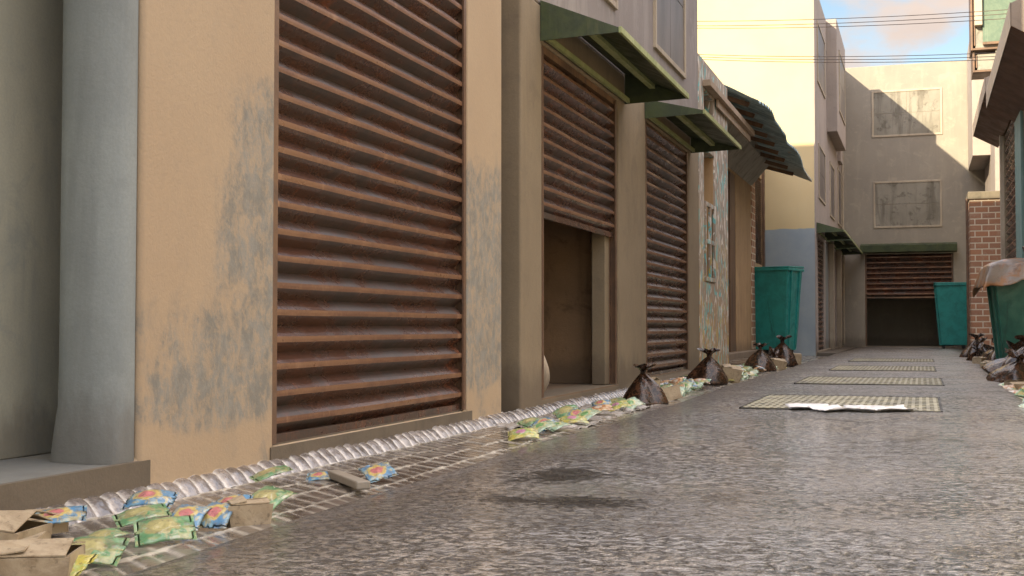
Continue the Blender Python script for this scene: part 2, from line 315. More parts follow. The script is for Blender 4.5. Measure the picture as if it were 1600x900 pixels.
# ------------------------------------------------------------------ object helpers
def tag(o, label=None, cat=None, group=None, kind=None):
    if label: o['label'] = label
    if cat: o['category'] = cat
    if group: o['group'] = group
    if kind: o['kind'] = kind
    return o
def empty(name, loc, label, cat, group=None, rz=0):
    o = bpy.data.objects.new(name, None); COL.objects.link(o); o.location = loc; o.rotation_euler.z = rz
    o.empty_display_size = .2
    return tag(o, label, cat, group)
def world_loc(p):
    v = Vector((0, 0, 0))
    while p is not None: v += Vector(p.location); p = p.parent
    return v
class MB:
    """collects shapes in world coordinates; build() links them as one mesh relative to its parent"""
    def __init__(s): s.bm = bmesh.new(); s.mi = 0
    def face(s, vs, mi=None):
        f = s.bm.faces.new([v if isinstance(v, bmesh.types.BMVert) else s.bm.verts.new(v) for v in vs]); f.material_index = s.mi if mi is None else mi
        return f
    def box(s, x0, x1, y0, y1, z0, z1, mi=None):
        v = [s.bm.verts.new(p) for p in ((x0,y0,z0),(x1,y0,z0),(x1,y1,z0),(x0,y1,z0),(x0,y0,z1),(x1,y0,z1),(x1,y1,z1),(x0,y1,z1))]
        for q in ((0,3,2,1),(4,5,6,7),(0,1,5,4),(1,2,6,5),(2,3,7,6),(3,0,4,7)): s.face([v[i] for i in q], mi)
        return s
    def hexa(s, p, mi=None):
        v = [s.bm.verts.new(q) for q in p]
        for q in ((0,3,2,1),(4,5,6,7),(0,1,5,4),(1,2,6,5),(2,3,7,6),(3,0,4,7)): s.face([v[i] for i in q], mi)
        return s
    def prism(s, poly, y0, y1, mi=None, axis='y'):
        """polygon in (x,z) pulled along y"""
        A = [s.bm.verts.new((a, y0, b)) for a, b in poly]; B = [s.bm.verts.new((a, y1, b)) for a, b in poly]
        s.face(A, mi); s.face(B[::-1], mi)
        for i in range(len(poly)):
            j = (i+1) % len(poly); s.face([A[j], A[i], B[i], B[j]], mi)
        return s
    def beam(s, a, b, wx, wz, mi=None):
        a, b = Vector(a), Vector(b); d = (b-a).normalized()
        up = Vector((0,0,1)) if abs(d.z) < .9 else Vector((1,0,0))
        r = d.cross(up).normalized()*wx/2; u = r.cross(d).normalized()*wz/2
        return s.hexa([a-r-u, a+r-u, b+r-u, b-r-u, a-r+u, a+r+u, b+r+u, b-r+u], mi)
    def tube(s, a, b, r, n=10, r2=None, mi=None):
        a, b = Vector(a), Vector(b); d = (b-a).normalized()
        up = Vector((0,0,1)) if abs(d.z) < .9 else Vector((1,0,0))
        e = d.cross(up).normalized(); g = e.cross(d); r2 = r if r2 is None else r2
        A = [s.bm.verts.new(a+(e*math.cos(t)+g*math.sin(t))*r) for t in [2*math.pi*i/n for i in range(n)]]
        B = [s.bm.verts.new(b+(e*math.cos(t)+g*math.sin(t))*r2) for t in [2*math.pi*i/n for i in range(n)]]
        s.face(A[::-1], mi); s.face(B, mi)
        for i in range(n): s.face([A[i], A[(i+1)%n], B[(i+1)%n], B[i]], mi)
        return s
    def build(s, name, mats, parent=None, bevel=0, seg=2, smooth=False, local=False, wn=True):
        bm = s.bm
        off = Vector((0,0,0)) if local else world_loc(parent)
        if off.length: bmesh.ops.translate(bm, verts=bm.verts, vec=-off)
        bmesh.ops.recalc_face_normals(bm, faces=bm.faces)
        me = bpy.data.meshes.new(name); bm.to_mesh(me); bm.free()
        if not isinstance(mats, (list, tuple)): mats = [mats]
        for m in mats: me.materials.append(M[m] if isinstance(m, str) else m)
        if smooth: me.polygons.foreach_set('use_smooth', [True]*len(me.polygons))
        o = bpy.data.objects.new(name, me); COL.objects.link(o)
        if parent is not None: o.parent = parent
        if bevel:
            b = o.modifiers.new('bevel', 'BEVEL'); b.width = bevel; b.segments = seg; b.limit_method = 'ANGLE'; b.angle_limit = R(40)
            me.polygons.foreach_set('use_smooth', [True]*len(me.polygons))
            b.harden_normals = True
        return o

def facade(u0, u1, z0, z1, holes, front, back, plane='X', mi=None):
    """a wall slab standing in the plane X=front (u is Y) or Y=front (u is X), with real openings; a clean welded grid"""
    m = MB()
    us = sorted({u0, u1, *[h[0] for h in holes], *[h[1] for h in holes]}); zs = sorted({z0, z1, *[h[2] for h in holes], *[h[3] for h in holes]})
    us = [u for u in us if u0 <= u <= u1]; zs = [z for z in zs if z0 <= z <= z1]
    P = (lambda d, u, z: (d, u, z)) if plane == 'X' else (lambda d, u, z: (u, d, z))
    V = {}
    def v(d, i, j):
        k = (d, i, j)
        if k not in V: V[k] = m.bm.verts.new(P((front, back)[d], us[i], zs[j]))
        return V[k]
    def solid(i, j):
        if i < 0 or j < 0 or i >= len(us)-1 or j >= len(zs)-1: return False
        cu, cz = (us[i]+us[i+1])/2, (zs[j]+zs[j+1])/2
        return not any(h[0] < cu < h[1] and h[2] < cz < h[3] for h in holes)
    for i in range(len(us)-1):
        for j in range(len(zs)-1):
            if not solid(i, j): continue
            for d in (0, 1): m.face([v(d,i,j), v(d,i+1,j), v(d,i+1,j+1), v(d,i,j+1)])
            if not solid(i-1, j): m.face([v(0,i,j), v(0,i,j+1), v(1,i,j+1), v(1,i,j)])
            if not solid(i+1, j): m.face([v(0,i+1,j), v(0,i+1,j+1), v(1,i+1,j+1), v(1,i+1,j)])
            if not solid(i, j-1): m.face([v(0,i,j), v(0,i+1,j), v(1,i+1,j), v(1,i,j)])
            if not solid(i, j+1): m.face([v(0,i,j+1), v(0,i+1,j+1), v(1,i+1,j+1), v(1,i,j+1)])
    return m

def shutter(parent, plane, face, u0, u1, z0, z1, pitch=.127, depth=.055, side=1, bottom=True, label=None, lipw=.028, seed=0, closed=True):
    """pleated roller shutter; plane 'X': face is the X of the pleat tips, side is the outward sign; guides at both ends are sub-parts"""
    m = MB(); rnd = random.Random(seed)
    n = max(2, int(round((u1-u0)/.14)))
    us = [u0+(u1-u0)*i/n for i in range(n+1)]
    prof = []; z = z1
    if closed: z = z0 + .012 + math.ceil((z1-z0)/pitch-.3)*pitch
    hl = lipw/2
    while z - pitch > z0 - .001:
        h2 = pitch/2-hl
        prof += [(z, -depth, 0), (z-h2*.32, -depth*.64, 0), (z-h2*.68, -depth*.27, 0), (z-h2, 0, 0), (z-h2-hl*1.0, .0012, 1), (z-pitch/2-hl, 0, 1), (z-pitch/2-hl-h2*.32, -depth*.30, 0), (z-pitch/2-hl-h2*.68, -depth*.68, 0)]; z -= pitch
    prof.append((z, -depth, 0))
    if bottom:
        zb_ = min(z-.05, z0-.012) if closed else z-.05
        prof += [(z, -depth*.25, 0), (zb_, -depth*.25, 0), (zb_, -depth*.8, 0)]
    P = (lambda d, u, z: (face+side*d, u, z)) if plane == 'X' else (lambda d, u, z: (u, face+side*d, z))
    rows = []
    for k, (zz, d, l) in enumerate(prof):
        row = []
        for i, u in enumerate(us):
            wob = (noise.noise(Vector((u*1.1, zz*2.1, seed)))*.006)
            row.append(m.bm.verts.new(P(d + wob*.8, u, zz + wob*.7)))
        rows.append(row)
    for k in range(len(rows)-1):
        mi = 1 if prof[k+1][2] == 1 else 0
        for i in range(n):
            m.face([rows[k][i], rows[k][i+1], rows[k+1][i+1], rows[k+1][i]], mi)
    o = m.build('roller_shutter', ['slat', 'lip'], parent)
    sld = o.modifiers.new('thick', 'SOLIDIFY'); sld.thickness = .003
    if label: o['label'] = label
    return o, z
def guides(sh, plane, face, u0, u1, z0, z1, side=1, w=.045, dep=.06):
    for a, b in ((u0-w, u0-.004), (u1+.004, u1+w)):
        g = MB()
        if plane == 'X':
            for dd in ((0, .012), (-dep, -dep+.012)): g.box(*sorted((face+side*dd[0], face+side*dd[1])), a, b, z0, z1)
            e = (a, a+.01) if a < u0 else (b-.01, b)
            g.box(*sorted((face+side*(-dep+.013), face-side*.001)), *e, z0+.002, z1-.002)
        else:
            g.box(a, b, *sorted((face, face-side*dep)), z0, z1)
        g.build('guide_rail', 'rail', sh)

def awning(parent, y0, y1, xw, xo, zb, ztw, name='awning', mats=('green', 'greendark', 'greenpale'), zo=None, rafters=1):
    """hollow wedge awning fixed on wall xw, tip at xo: sloped top sheet, two end panels, edge strip and bearers"""
    s = 1 if xo > xw else -1; zo = zb+.035 if zo is None else zo; th = .012
    m = MB()
    m.prism([(xw, ztw), (xo, zo), (xo, zo-th), (xw, ztw-th)], y0, y1, 1)
    aw = m.build(name, [mats[0], mats[1]], parent)
    for (a, b) in ((y0-.004, y0+.012), (y1-.012, y1+.004)):
        e = MB(); e.prism([(xw, ztw+.003), (xo+s*.004, zo+.002), (xo+s*.004, zb), (xw, zb-.02)], a, b); e.build('end_panel', mats[0], aw)
    e = MB(); e.box(*sorted((xo+s*.006, xo+s*.03)), y0-.004, y1+.004, zb-.006, zo+.008); e.build('edge_strip', mats[2], aw, bevel=.003)
    L = xo-xw
    for k in range(rafters):
        f = .46+.0*k
        xx = xw+L*f; zt = ztw+(zo-ztw)*f-th
        e = MB(); e.box(xx-.028, xx+.028, y0+.02, y1-.02, zt-.05, zt-.004); e.build('bearer', mats[2], aw)
    e = MB(); e.box(*sorted((xw+L*.04, xw+L*.09)), y0+.02, y1-.02, zb-.012, zb+.03); e.build('bearer', mats[2], aw)
    return aw

def window(parent, plane, face, u0, u1, z0, z1, side=1, fw=.06, mat='pane', fmat='frame', cols=2, rows=2, proud=.03):
    """frame stands proud of the wall, panes set back inside it"""
    P = (lambda a, b: (min(face+side*a, face+side*b), max(face+side*a, face+side*b)))
    def bx(m, d0, d1, a, b, c, d):
        D = P(d0, d1)
        m.box(D[0], D[1], a, b, c, d) if plane == 'X' else m.box(a, b, D[0], D[1], c, d)
    m = MB()
    bx(m, -.05, proud, u0, u0+fw, z0, z1); bx(m, -.05, proud, u1-fw, u1, z0, z1)
    bx(m, -.05, proud-.002, u0+fw, u1-fw, z0, z0+fw); bx(m, -.05, proud-.002, u0+fw, u1-fw, z1-fw, z1)
    f = m.build('window', fmat, parent, bevel=.006)
    du = (u1-u0-2*fw)/cols; dz = (z1-z0-2*fw)/rows
    p = MB()
    # slightly dished boards / panes with a shallow joint between them
    g = .006
    for i in range(cols):
        for j in range(rows):
            a, b = u0+fw+i*du+(g if i else 0), u0+fw+(i+1)*du-(g if i < cols-1 else 0)
            c, d = z0+fw+j*dz+(g if j else 0), z0+fw+(j+1)*dz-(g if j < rows-1 else 0)
            bx(p, -.02, .010, a, b, c, d)
    bx(p, -.049, -.02, u0+fw*.5, u1-fw*.5, z0+fw*.5, z1-fw*.5) if False else None
    p.build('pane', mat, f, bevel=.004, seg=2)
    return f

# ------------------------------------------------------------------ ground, road, gutters
XW = -2.83; XR = 1.8
g = MB(); g.box(-120, 120, -120, 160, -1.0, -.13)
tag(g.build('ground', 'ground'), 'packed bare earth under and around the buildings', kind='structure')

def edge_l(y): return -1.94 + .022*math.sin(y*.8) + .012*math.sin(y*2.7+1) + .02*noise.noise(Vector((y*.9, 3, 0)))
def edge_r(y): return .80 + min(.24, max(0, (y-10)*.012)) + .02*math.sin(y*.9+2) + .02*noise.noise(Vector((y*1.1, 9, 0)))
m = MB(); ys = [-6+.25*i for i in range(181)]
us = [0, .012, .03, .06, .12, .3, .5, .7, .88, .94, .97, .988, 1]
rows = []
for y in ys:
    a, b = edge_l(y), edge_r(y); row = []
    for u in us:
        x = a+(b-a)*u
        d = min(x-a, b-x)
        z = .028*(1-math.exp(-d/.05)) - .030 + .010*noise.noise(Vector((x*1.3, y*.8, 0))) * min(1, d/.15)
        row.append(m.bm.verts.new((x, y, z+.004)))
    rows.append(row)
for i in range(len(rows)-1):
    for j in range(len(us)-1): m.face([rows[i][j], rows[i][j+1], rows[i+1][j+1], rows[i+1][j]])
    for j in (0, len(us)-1):
        p, q = rows[i][j], rows[i+1][j]; dx = -.10 if j == 0 else .10
        m.face([p, q, m.bm.verts.new((q.co.x+dx, q.co.y, -.11)), m.bm.verts.new((p.co.x+dx, p.co.y, -.11))])
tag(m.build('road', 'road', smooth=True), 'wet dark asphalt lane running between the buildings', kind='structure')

def strip(name, xs, y0, y1, zf, jf, mat, step=.016):
    """paved strip with modelled setts; 'joint' attribute marks the joints"""
    n = int((y1-y0)/step)
    me = bpy.data.meshes.new(name); V = []; J = []; F = []
    for i in range(n+1):
        y = y0+i*step
        for x in xs:
            V.append((x, y, zf(x, y))); J.append(jf(x, y))
    w = len(xs)
    for i in range(n):
        for j in range(w-1): F.append((i*w+j, i*w+j+1, (i+1)*w+j+1, (i+1)*w+j))
    me.from_pydata(V, [], F); me.materials.append(M[mat])
    at = me.attributes.new('joint', 'FLOAT', 'POINT'); at.data.foreach_set('value', J)
    me.polygons.foreach_set('use_smooth', [True]*len(F))
    o = bpy.data.objects.new(name, me); COL.objects.link(o); return o
SP = .092
def cell(y, ph=0.):
    q = (y+ph)/SP; k = math.floor(q); return k, abs(q-k-.5)*2
def jit(k, s): return noise.cell(Vector((k*1.37+.1, s*2.1+.1, .5)))
KW = .105; ZC = -.068                 # the kerb's steep face is KW wide and drops to the channel bed at ZC
def kerb_u(x, y):
    u = min(1., max(0., (x-XW)/KW))
    return u, y + .04*u + .008*noise.noise(Vector((x*6, y*4, 0)))
def kerb_z(x, y):
    u, yy = kerb_u(x, y); k, e = cell(yy)
    prof = -.004 + (ZC+.004)*u**1.5
    bulge = .013*(1-e**3) * (.35+.65*math.sin(math.pi*min(1, .15+u*.75)))
    return prof + bulge - .008 + .005*noise.noise(Vector((x*30, y*12, 1))) + .005*jit(k, 1)
def kerb_j(x, y):
    u, yy = kerb_u(x, y); k, e = cell(yy)
    return max(max(0, (e-.72)/.22), 1. if (u > .93 or u < .06) else 0)
kx = [XW-.015, XW-.001] + [XW+KW*i/14 for i in range(1, 15)]
tag(strip('kerb', kx, 1.5, 9, kerb_z, kerb_j, 'kerb', .0075), kind='structure')
tag(strip('kerb.002', kx[::2]+[kx[-1]], 9, 29.1, kerb_z, kerb_j, 'kerb', .015), kind='structure')
CX0 = XW+KW+.01
def chan_c(x, y):
    c = (x-CX0)/.185 + .05*noise.noise(Vector((x*2, y*2, 7))); ci = math.floor(c); ec = abs(c-ci-.5)*2
    k, e = cell(y + .045*ci + .75*(x-CX0) + .008*noise.noise(Vector((x*5, y*4, 2))))
    return ci, ec, k, e
def chan_z(x, y):
    ci, ec, k, e = chan_c(x, y)
    jt = max(max(0, (e-.78)/.22)*.5, max(0, (ec-.88)/.12))
    return ZC + .004*(1-e**4) + .004*jit(k, ci) + .005*jt + .006*noise.noise(Vector((x*4, y*2.2, 5)))
def chan_j(x, y):
    ci, ec, k, e = chan_c(x, y)
    return min(1, max(.85*max(0, (e-.74)/.2), max(0, (ec-.85)/.09)))
cx = [CX0-.012+.0125*i for i in range(64)]
tag(strip('gutter', cx, 1.5, 9, chan_z, chan_j, 'chan', .008), kind='structure')
tag(strip('gutter.002', cx[::2]+[cx[-1]], 9, 29.1, chan_z, chan_j, 'chan', .018), kind='structure')
def rg_z(x, y): return chan_z(x+.1, y+.3)
def rg_j(x, y):
    return max(chan_j(x+.1, y+.3), .75 if (x-.8) < .12 and cell(y)[1] < .6 else 0)
tag(strip('gutter.001', [.74+.03*i for i in range(37)], 3, 39, rg_z, rg_j, 'chan', .024), kind='structure')
m = MB(); m.box(-5.2, XW, 18.8, 29.11, -.2, -.006); m.box(-2.48, -1.9, 29.11, 39, -.2, .012)
tag(m.build('pavement', 'pave', bevel=.01), kind='structure')
# tile courses of the setback pavement
def pv_z(x, y):
    a = abs((x/.2) % 1-.5)*2; b = abs((y/.3) % 1-.5)*2
    return .006 + (-.006 if max(a, b) > .93 else 0) + .004*noise.noise(Vector((x*3, y*3, 0)))
def pv_j(x, y):
    a = abs((x/.2) % 1-.5)*2; b = abs((y/.3) % 1-.5)*2
    return 1. if max(a, b) > .9 else 0
tag(strip('pavement.001', [-3.56+.026*i for i in range(29)], 18.8, 29.1, pv_z, pv_j, 'chan', .03), kind='structure')
m = MB(); m.box(-2.5, -2.3, 29.12, 38.9, -.05, .05); tag(m.build('kerb.001', 'frame', bevel=.01), kind='structure')

# ------------------------------------------------------------------ left building, nearest: tan pillars
b1 = empty('shuttered_building', (XW, 4, 0), 'nearest building with tan mould-stained pillars, a deep grey recess and one closed rusty shutter', 'building')
facade(-8, 8.12, -.13, 4.3, [(.3, 3.92, .085, 3.3), (4.93, 7.42, .055, 3.6)], XW, XW-.34, 'X').build('wall', 'tan', b1, bevel=.022, seg=3)
m = MB(); m.box(-9, XW-.35, -7.99, 8.115, 3.62, 4.25); m.box(-9, -3.6, -7.99, 8.115, -.06, 3.61); m.build('building_core', 'khaki', b1)
m = MB(); m.box(-3.59, XW-.345, -.4, 4.89, -.06, .083); m.box(-3.58, -3.40, -.4, 4.88, .084, 3.38)
m.build('recess_wall', 'sage', b1, bevel=.006)
# grey jamb lining of the recess, with a flared foot
m = MB(); rows = []
cxj, hw = (-3.172+XW-.022)/2, (XW-.022+3.172)/2
for zz, pw, dp in ((.088, .28, .128), (.13, .32, .126), (.20, .45, .122), (.30, .74, .117), (.42, .8, .115), (1.4, .8, .115), (2.2, .8, .115), (3.295, .8, .115)):
    rows.append([m.bm.verts.new((cxj-hw*math.cos(math.pi*q/16), 3.914-dp*max(0., math.sin(math.pi*q/16))**pw, zz)) for q in range(17)])
for a_, b_2 in zip(rows, rows[1:]):
    for q in range(16): m.face([a_[q], a_[q+1], b_2[q+1], b_2[q]])
m.build('column', 'bluegrey', b1, smooth=True)
m = MB(); m.box(-3.38, XW-.012, .31, 3.89, .0845, .0875); m.build('sill', 'bluegrey', b1)
m = MB(); m.box(XW-.024, XW+.006, .3, 3.98, -.03, .0905); m.build('sill', 'sill', b1)
m = MB(); m.box(XW+.001, XW+.008, 4.89, 7.50, -.05, .052); m.box(XW-.3, XW-.02, 4.932, 7.418, .056, .062); m.build('sill', 'sill', b1)
sh, _ = shutter(b1, 'X', XW-.015, 4.955, 7.36, .09, 3.6, seed=1)
guides(sh, 'X', XW-.012, 4.955, 7.355, .064, 3.55)

# ------------------------------------------------------------------ left building two: khaki ground floor, mauve upper floor
b2 = empty('awning_building', (XW, 12, 0), 'tall khaki and mauve-grey building with two green awnings over a half-open and a closed shutter', 'building')
H = [(9.09, 11.62, .045, 2.86), (12.89, 15.42, .07, 2.86)]
facade(8.56, 16.2, -.13, 3.16, H, XW, XW-.36, 'X').build('wall', 'khaki', b2, bevel=.03, seg=3)
m = MB(); m.box(-13, XW-.004, 8.57, 16.195, 3.162, 10.1); m.build('upper_wall', 'mauve', b2, bevel=.02)
m = MB()
m.box(-13, -6.9, 8.56, 16.19, -.06, 3.155); m.box(-6.9, XW-.362, 8.562, 8.70, -.06, 3.155); m.box(-6.9, -2.98, 11.63, 12.0, .0, 3.155)
m.box(-6.9, XW-.362, 16.0, 16.19, -.06, 3.155); m.build('room_wall', 'khaki', b2, bevel=.01)
m = MB(); m.box(-6.89, XW-.003, 8.71, 11.62, -.05, .043); m.box(-6.89, XW-.005, 12.01, 15.99, -.05, .068); m.build('room_floor', 'brownroom', b2)
m = MB(); m.box(-6.88, -6.86, 8.72, 11.62, .05, 3.15); m.build('room_lining', 'room', b2)
m = MB(); m.box(-6.85, -2.9, 11.60, 11.625, .046, 3.14); m.build('partition', 'brownroom', b2)
m = MB(); m.box(-3.04, -2.90, 11.36, 11.595, .046, 2.85); m.build('inner_pillar', 'khaki', b2, bevel=.012)
sh, zb = shutter(b2, 'X', XW-.015, 9.13, 11.50, 1.46, 2.80, pitch=.127, seed=2, label='rusty shutter pulled half way down', closed=False)
guides(sh, 'X', XW-.012, 9.13, 11.50, .05, 2.83)
m = MB(); m.box(XW-.12, XW-.02, 9.095, 11.615, 2.80, 2.858); m.build('shutter_housing', 'wood', b2)
sh, _ = shutter(b2, 'X', XW-.015, 12.93, 15.34, .09, 2.86, pitch=.127, seed=3, label='rusty shutter pulled fully down')
guides(sh, 'X', XW-.012, 12.93, 15.34, .075, 2.855)
a1 = awning(b2, 9.03, 11.89, XW+.004, -2.20, 2.885, 3.185)
a2 = awning(b2, 12.83, 15.59, XW+.004, -2.20, 2.895, 3.085)
window(b2, 'X', XW, 8.95, 11.52, 3.73, 5.3); window(b2, 'X', XW, 13.31, 15.16, 3.76, 5.55)
window(b2, 'X', XW, 8.95, 11.52, 6.6, 8.2); window(b2, 'X', XW, 13.31, 15.16, 6.6, 8.2)

# ------------------------------------------------------------------ building three: low daubed wall
b3 = empty('painted_building', (XW, 17.4, 0), 'narrow low building daubed with teal, white and yellow paint with a tall slit window', 'building')
facade(16.21, 18.8, -.13, 4.33, [(16.62, 17.52, 1.24, 3.08), (16.65, 17.45, 3.42, 3.90)], XW, XW-.5, 'X').build('wall', 'daub', b3, bevel=.015)
m = MB(); m.box(-7, XW-.50, 16.21, 18.79, -.06, 4.30); m.build('building_core', 'khaki', b3)
m = MB(); m.box(XW-.49, XW-.02, 17.50, 17.518, 1.25, 3.07); m.box(XW-.49, XW-.47, 16.63, 17.49, 1.25, 3.07); m.build('reveal', 'tanwood', b3)
m = MB(); m.box(XW-.49, XW-.12, 16.66, 17.44, 3.43, 3.89); m.build('shutter_board', 'wood', b3)
lat = MB()
for yy in (16.64, 17.05, 17.42): lat.box(XW-.02, XW+.02, yy, yy+.06, 1.245, 2.36)
for zz in (1.25, 1.78, 2.30): lat.box(XW-.015, XW+.015, 16.70, 17.42, zz, zz+.06)
lat.build('window_frame', 'daub', b3, bevel=.006)
m = MB(); m.box(XW+.001, XW+.11, 16.55, 21.2, 3.94, 4.03); m.box(XW+.02, XW+.05, 17.55, 21.1, 3.82, 3.938); m.build('ledge_plank', 'palewood', b3, bevel=.006)

# ------------------------------------------------------------------ setback shop with canopy and corrugated roof
b4 = empty('timber_shop', (-3.55, 24, 0), 'low set-back brown timber shop with a slanted canopy and a louvred vent', 'shop')
facade(18.81, 29.08, -.13, 4.95, [(20.2, 24.6, .12, 3.7), (27.55, 28.85, .12, 1.95), (27.55, 28.85, 2.08, 4.1)], -3.55, -4.0, 'X').build('wall', 'tanwood', b4, bevel=.015)
m = MB(); m.box(-8, -4.01, 18.81, 29.08, -.06, 4.9); m.build('building_core', 'khaki', b4)
m = MB(); m.box(-3.9, -3.75, 20.21, 24.59, .125, 3.69); m.box(-3.70, -3.56, 23.9, 24.59, .125, 3.69); m.build('door', 'wood', b4, bevel=.006)
m = MB(); m.box(-3.56, -3.36, 20.1, 29.0, -.05, .115); m.build('step', 'palewood', b4, bevel=.01)
m = MB(); m.box(-3.56, -3.535, 26.9, 27.54, .12, 4.4); m.build('brick_pier', 'brick', b4)
m = MB(); m.box(-3.56, -3.50, 28.86, 29.05, .12, 4.4); m.build('corner_post', 'rail', b4)
sh, _ = shutter(b4, 'X', -3.57, 27.58, 28.82, .14, 1.93, pitch=.11, depth=.05, seed=4)
v = MB()
for k in range(44): 
    z = 2.11+k*.0445; v.hexa([(-3.60, 27.56, z+.01), (-3.55, 27.56, z-.012), (-3.55, 28.84, z-.012), (-3.60, 28.84, z+.01), (-3.60, 27.56, z+.016), (-3.55, 27.56, z+.002), (-3.55, 28.84, z+.002), (-3.60, 28.84, z+.016)])
v.box(-3.66, -3.64, 27.56, 28.84, 2.09, 4.09)
v.build('vent', 'rail', b4)
cn = MB(); cn.prism([(-3.55, 3.74), (-3.15, 4.20), (-3.15, 4.40), (-3.545, 4.40)], 19.4, 27.02); cn.build('canopy', 'concrete', b4, bevel=.008)
# corrugated roof sheet with rafters
cr = empty('corrugated_roof', (-3.3, 23.5, 4.5), 'blue-green buckled corrugated sheet on brown rafters sticking out over the lane', 'roof sheet')
m = MB(); NX, NY = 26, 300
x0, x1, y0, y1 = -3.54, -2.36, 19.6, 27.7
G = []
for i in range(NX+1):
    row = []
    for j in range(NY+1):
        u = i/NX; vv = j/NY; y = y0+(y1-y0)*vv
        xe = x1 + .035*math.sin(vv*9.) + .03*math.sin(vv*19+1) - .12*max(0, .12-vv)/.12
        x = x0+(xe-x0)*u
        zz = 4.78 - (.50+.06*math.sin(vv*7+.5))*u - .40*vv*(1-.25*u) + .025*math.sin(vv*13)*u
        zz += .027*math.sin(y*2*math.pi/.17)
        yy = y + .9*max(0, u-.62)*max(0, vv-.8)/.2*.9
        row.append(m.bm.verts.new((x, yy, zz+.02*noise.noise(Vector((x*2, y*1.4, 0))))))
    G.append(row)
for i in range(NX):
    for j in range(NY): m.face([G[i][j], G[i+1][j], G[i+1][j+1], G[i][j+1]])
o = m.build('roof_sheet', 'corr', cr, smooth=True); s_ = o.modifiers.new('t', 'SOLIDIFY'); s_.thickness = .006
for k in range(9):
    y = 20.0+k*.91; vv = (y-y0)/(y1-y0)
    za = 4.60-.37*vv
    r = MB(); r.beam((-3.52, y, za+.02), (-2.66-.03*(k % 2), y, za-.31*(1-.15*vv)+.02*vv), .07, .075); r.build('rafter', 'wood', cr, bevel=.005)

# ------------------------------------------------------------------ cream building
X4 = -2.34
b5 = empty('cream_building', (X4, 34, 0), 'tall cream building with blue-grey painted foot, a box bay and green awnings down its side', 'building')
H4 = [(29.75, 31.55, .05, 2.78), (32.1, 33.2, .03, 2.82), (33.75, 36.3, .05, 2.8), (36.8, 38.6, .05, 2.8)]
facade(29.13, 39.0, -.13, 8.83, H4, X4, X4-.4, 'X').build('side_wall', 'side', b5, bevel=.015)
m = MB(); m.box(-10, X4-.41, 29.6, 38.99, 2.85, 8.8); m.box(-10, X4-.55, 29.6, 38.99, -.06, 2.84); m.build('building_core', 'side', b5)
m = MB(); m.box(-10, X4-.006, 29.10, 29.125, -.06, 8.82); m.box(-10, X4-.42, 29.125, 29.59, -.06, 8.81); m.build('front_wall', 'creamblue', b5)
m = MB(); m.box(X4-.018, X4+.010, 29.092, 29.135, -.05, 8.84); m.build('corner_bead', 'side', b5, bevel=.006)
window(b5, 'X', X4, 29.95, 32.35, 6.58, 8.08, cols=1); window(b5, 'X', X4, 30.1, 32.1, 3.75, 5.1, cols=1)
window(b5, 'X', X4, 33.9, 35.6, 3.65, 5.15, cols=1); window(b5, 'X', X4, 37.2, 38.7, 3.7, 5.4, cols=1)
m = MB(); m.box(X4-.02, -2.07, 33.1, 36.9, 5.83, 8.86); bay = m.build('bay', 'side', b5, bevel=.02)
window(bay, 'X', -2.07, 33.9, 36.4, 6.5, 8.2, cols=1)
m = MB(); m.box(X4+.001, X4+.10, 37.3, 38.3, 5.6, 8.1); m.build('bay', 'side', b5, bevel=.01)
for (ya, yb) in ((29.4, 32.0), (32.4, 35.4), (35.7, 38.7)):
    a = awning(b5, ya, yb, X4+.004, -1.72, 2.87, 3.10)
sh, _ = shutter(b5, 'X', X4-.02, 29.78, 31.5, .07, 2.78, pitch=.12, seed=6)
m = MB(); m.box(X4-.03, X4-.01, 32.12, 33.18, .035, 2.81); m.build('door', 'bluegrey', b5, bevel=.01)
m = MB(); m.box(X4-.50, X4-.33, 33.7, 36.35, .0, 2.83); m.box(X4-.50, X4-.30, 36.75, 38.65, .0, 2.83); m.build('door', 'bluegrey', b5)
for ya in (33.25, 36.35):
    m = MB(); m.box(X4+.0, X4+.14, ya, ya+.22, .0, 2.85); m.build('pilaster', 'frame', b5, bevel=.02)
# drainpipe
m = MB(); m.tube((X4+.06, 38.75, .1), (X4+.06, 38.75, 8.6), .035); m.build('drainpipe', 'frame', b5, smooth=False)

# ------------------------------------------------------------------ end building
b6 = empty('end_building', (0, 39, 0), 'grey rendered building closing the lane end with two boarded windows and half-raised shutter', 'building')
facade(-3, 4.2, -.13, 8.75, [(-1.65, .93, .0, 2.87)], 39.0, 39.4, 'Y').build('wall', 'far', b6, bevel=.015)
m = MB(); m.box(-3, 4.2, 39.41, 45, 2.95, 8.7); m.box(-3, -1.8, 39.41, 45, -.06, 2.94); m.box(1.1, 4.2, 39.41, 45, -.06, 2.94); m.box(-1.79, 1.09, 41.5, 45, -.06, 2.94)
m.build('building_core', 'far', b6)
m = MB(); m.box(-1.79, 1.09, 39.02, 43.49, -.05, .006); m.build('room_floor', 'room', b6)
window(b6, 'Y', 39.0, -1.40, .67, 6.51, 7.96, side=-1, mat='board'); window(b6, 'Y', 39.0, -1.38, .63, 3.68, 5.13, side=-1, mat='board')
sh, _ = shutter(b6, 'Y', 39.05, -1.60, .88, 1.52, 2.86, pitch=.163, depth=.06, side=-1, seed=9, label='rusty shutter rolled half way up', lipw=.03, closed=False)
guides(sh, 'Y', 39.06, -1.60, .88, .01, 2.85, side=-1)
m = MB(); m.prism([(39.0-.004, 2.90), (38.62, 2.92), (38.60, 3.13), (39.0-.004, 3.20)], 0, 1)
for v_ in m.bm.verts: v_.co = Vector((-1.77 if v_.co.y < .5 else 1.04, v_.co.x, v_.co.z))
m.build('awning', 'green', b6, bevel=.006)
m = MB(); m.box(-1.75, 1.0, 38.80, 38.99, -.03, .03); m.build('threshold', 'frame', b6, bevel=.006)

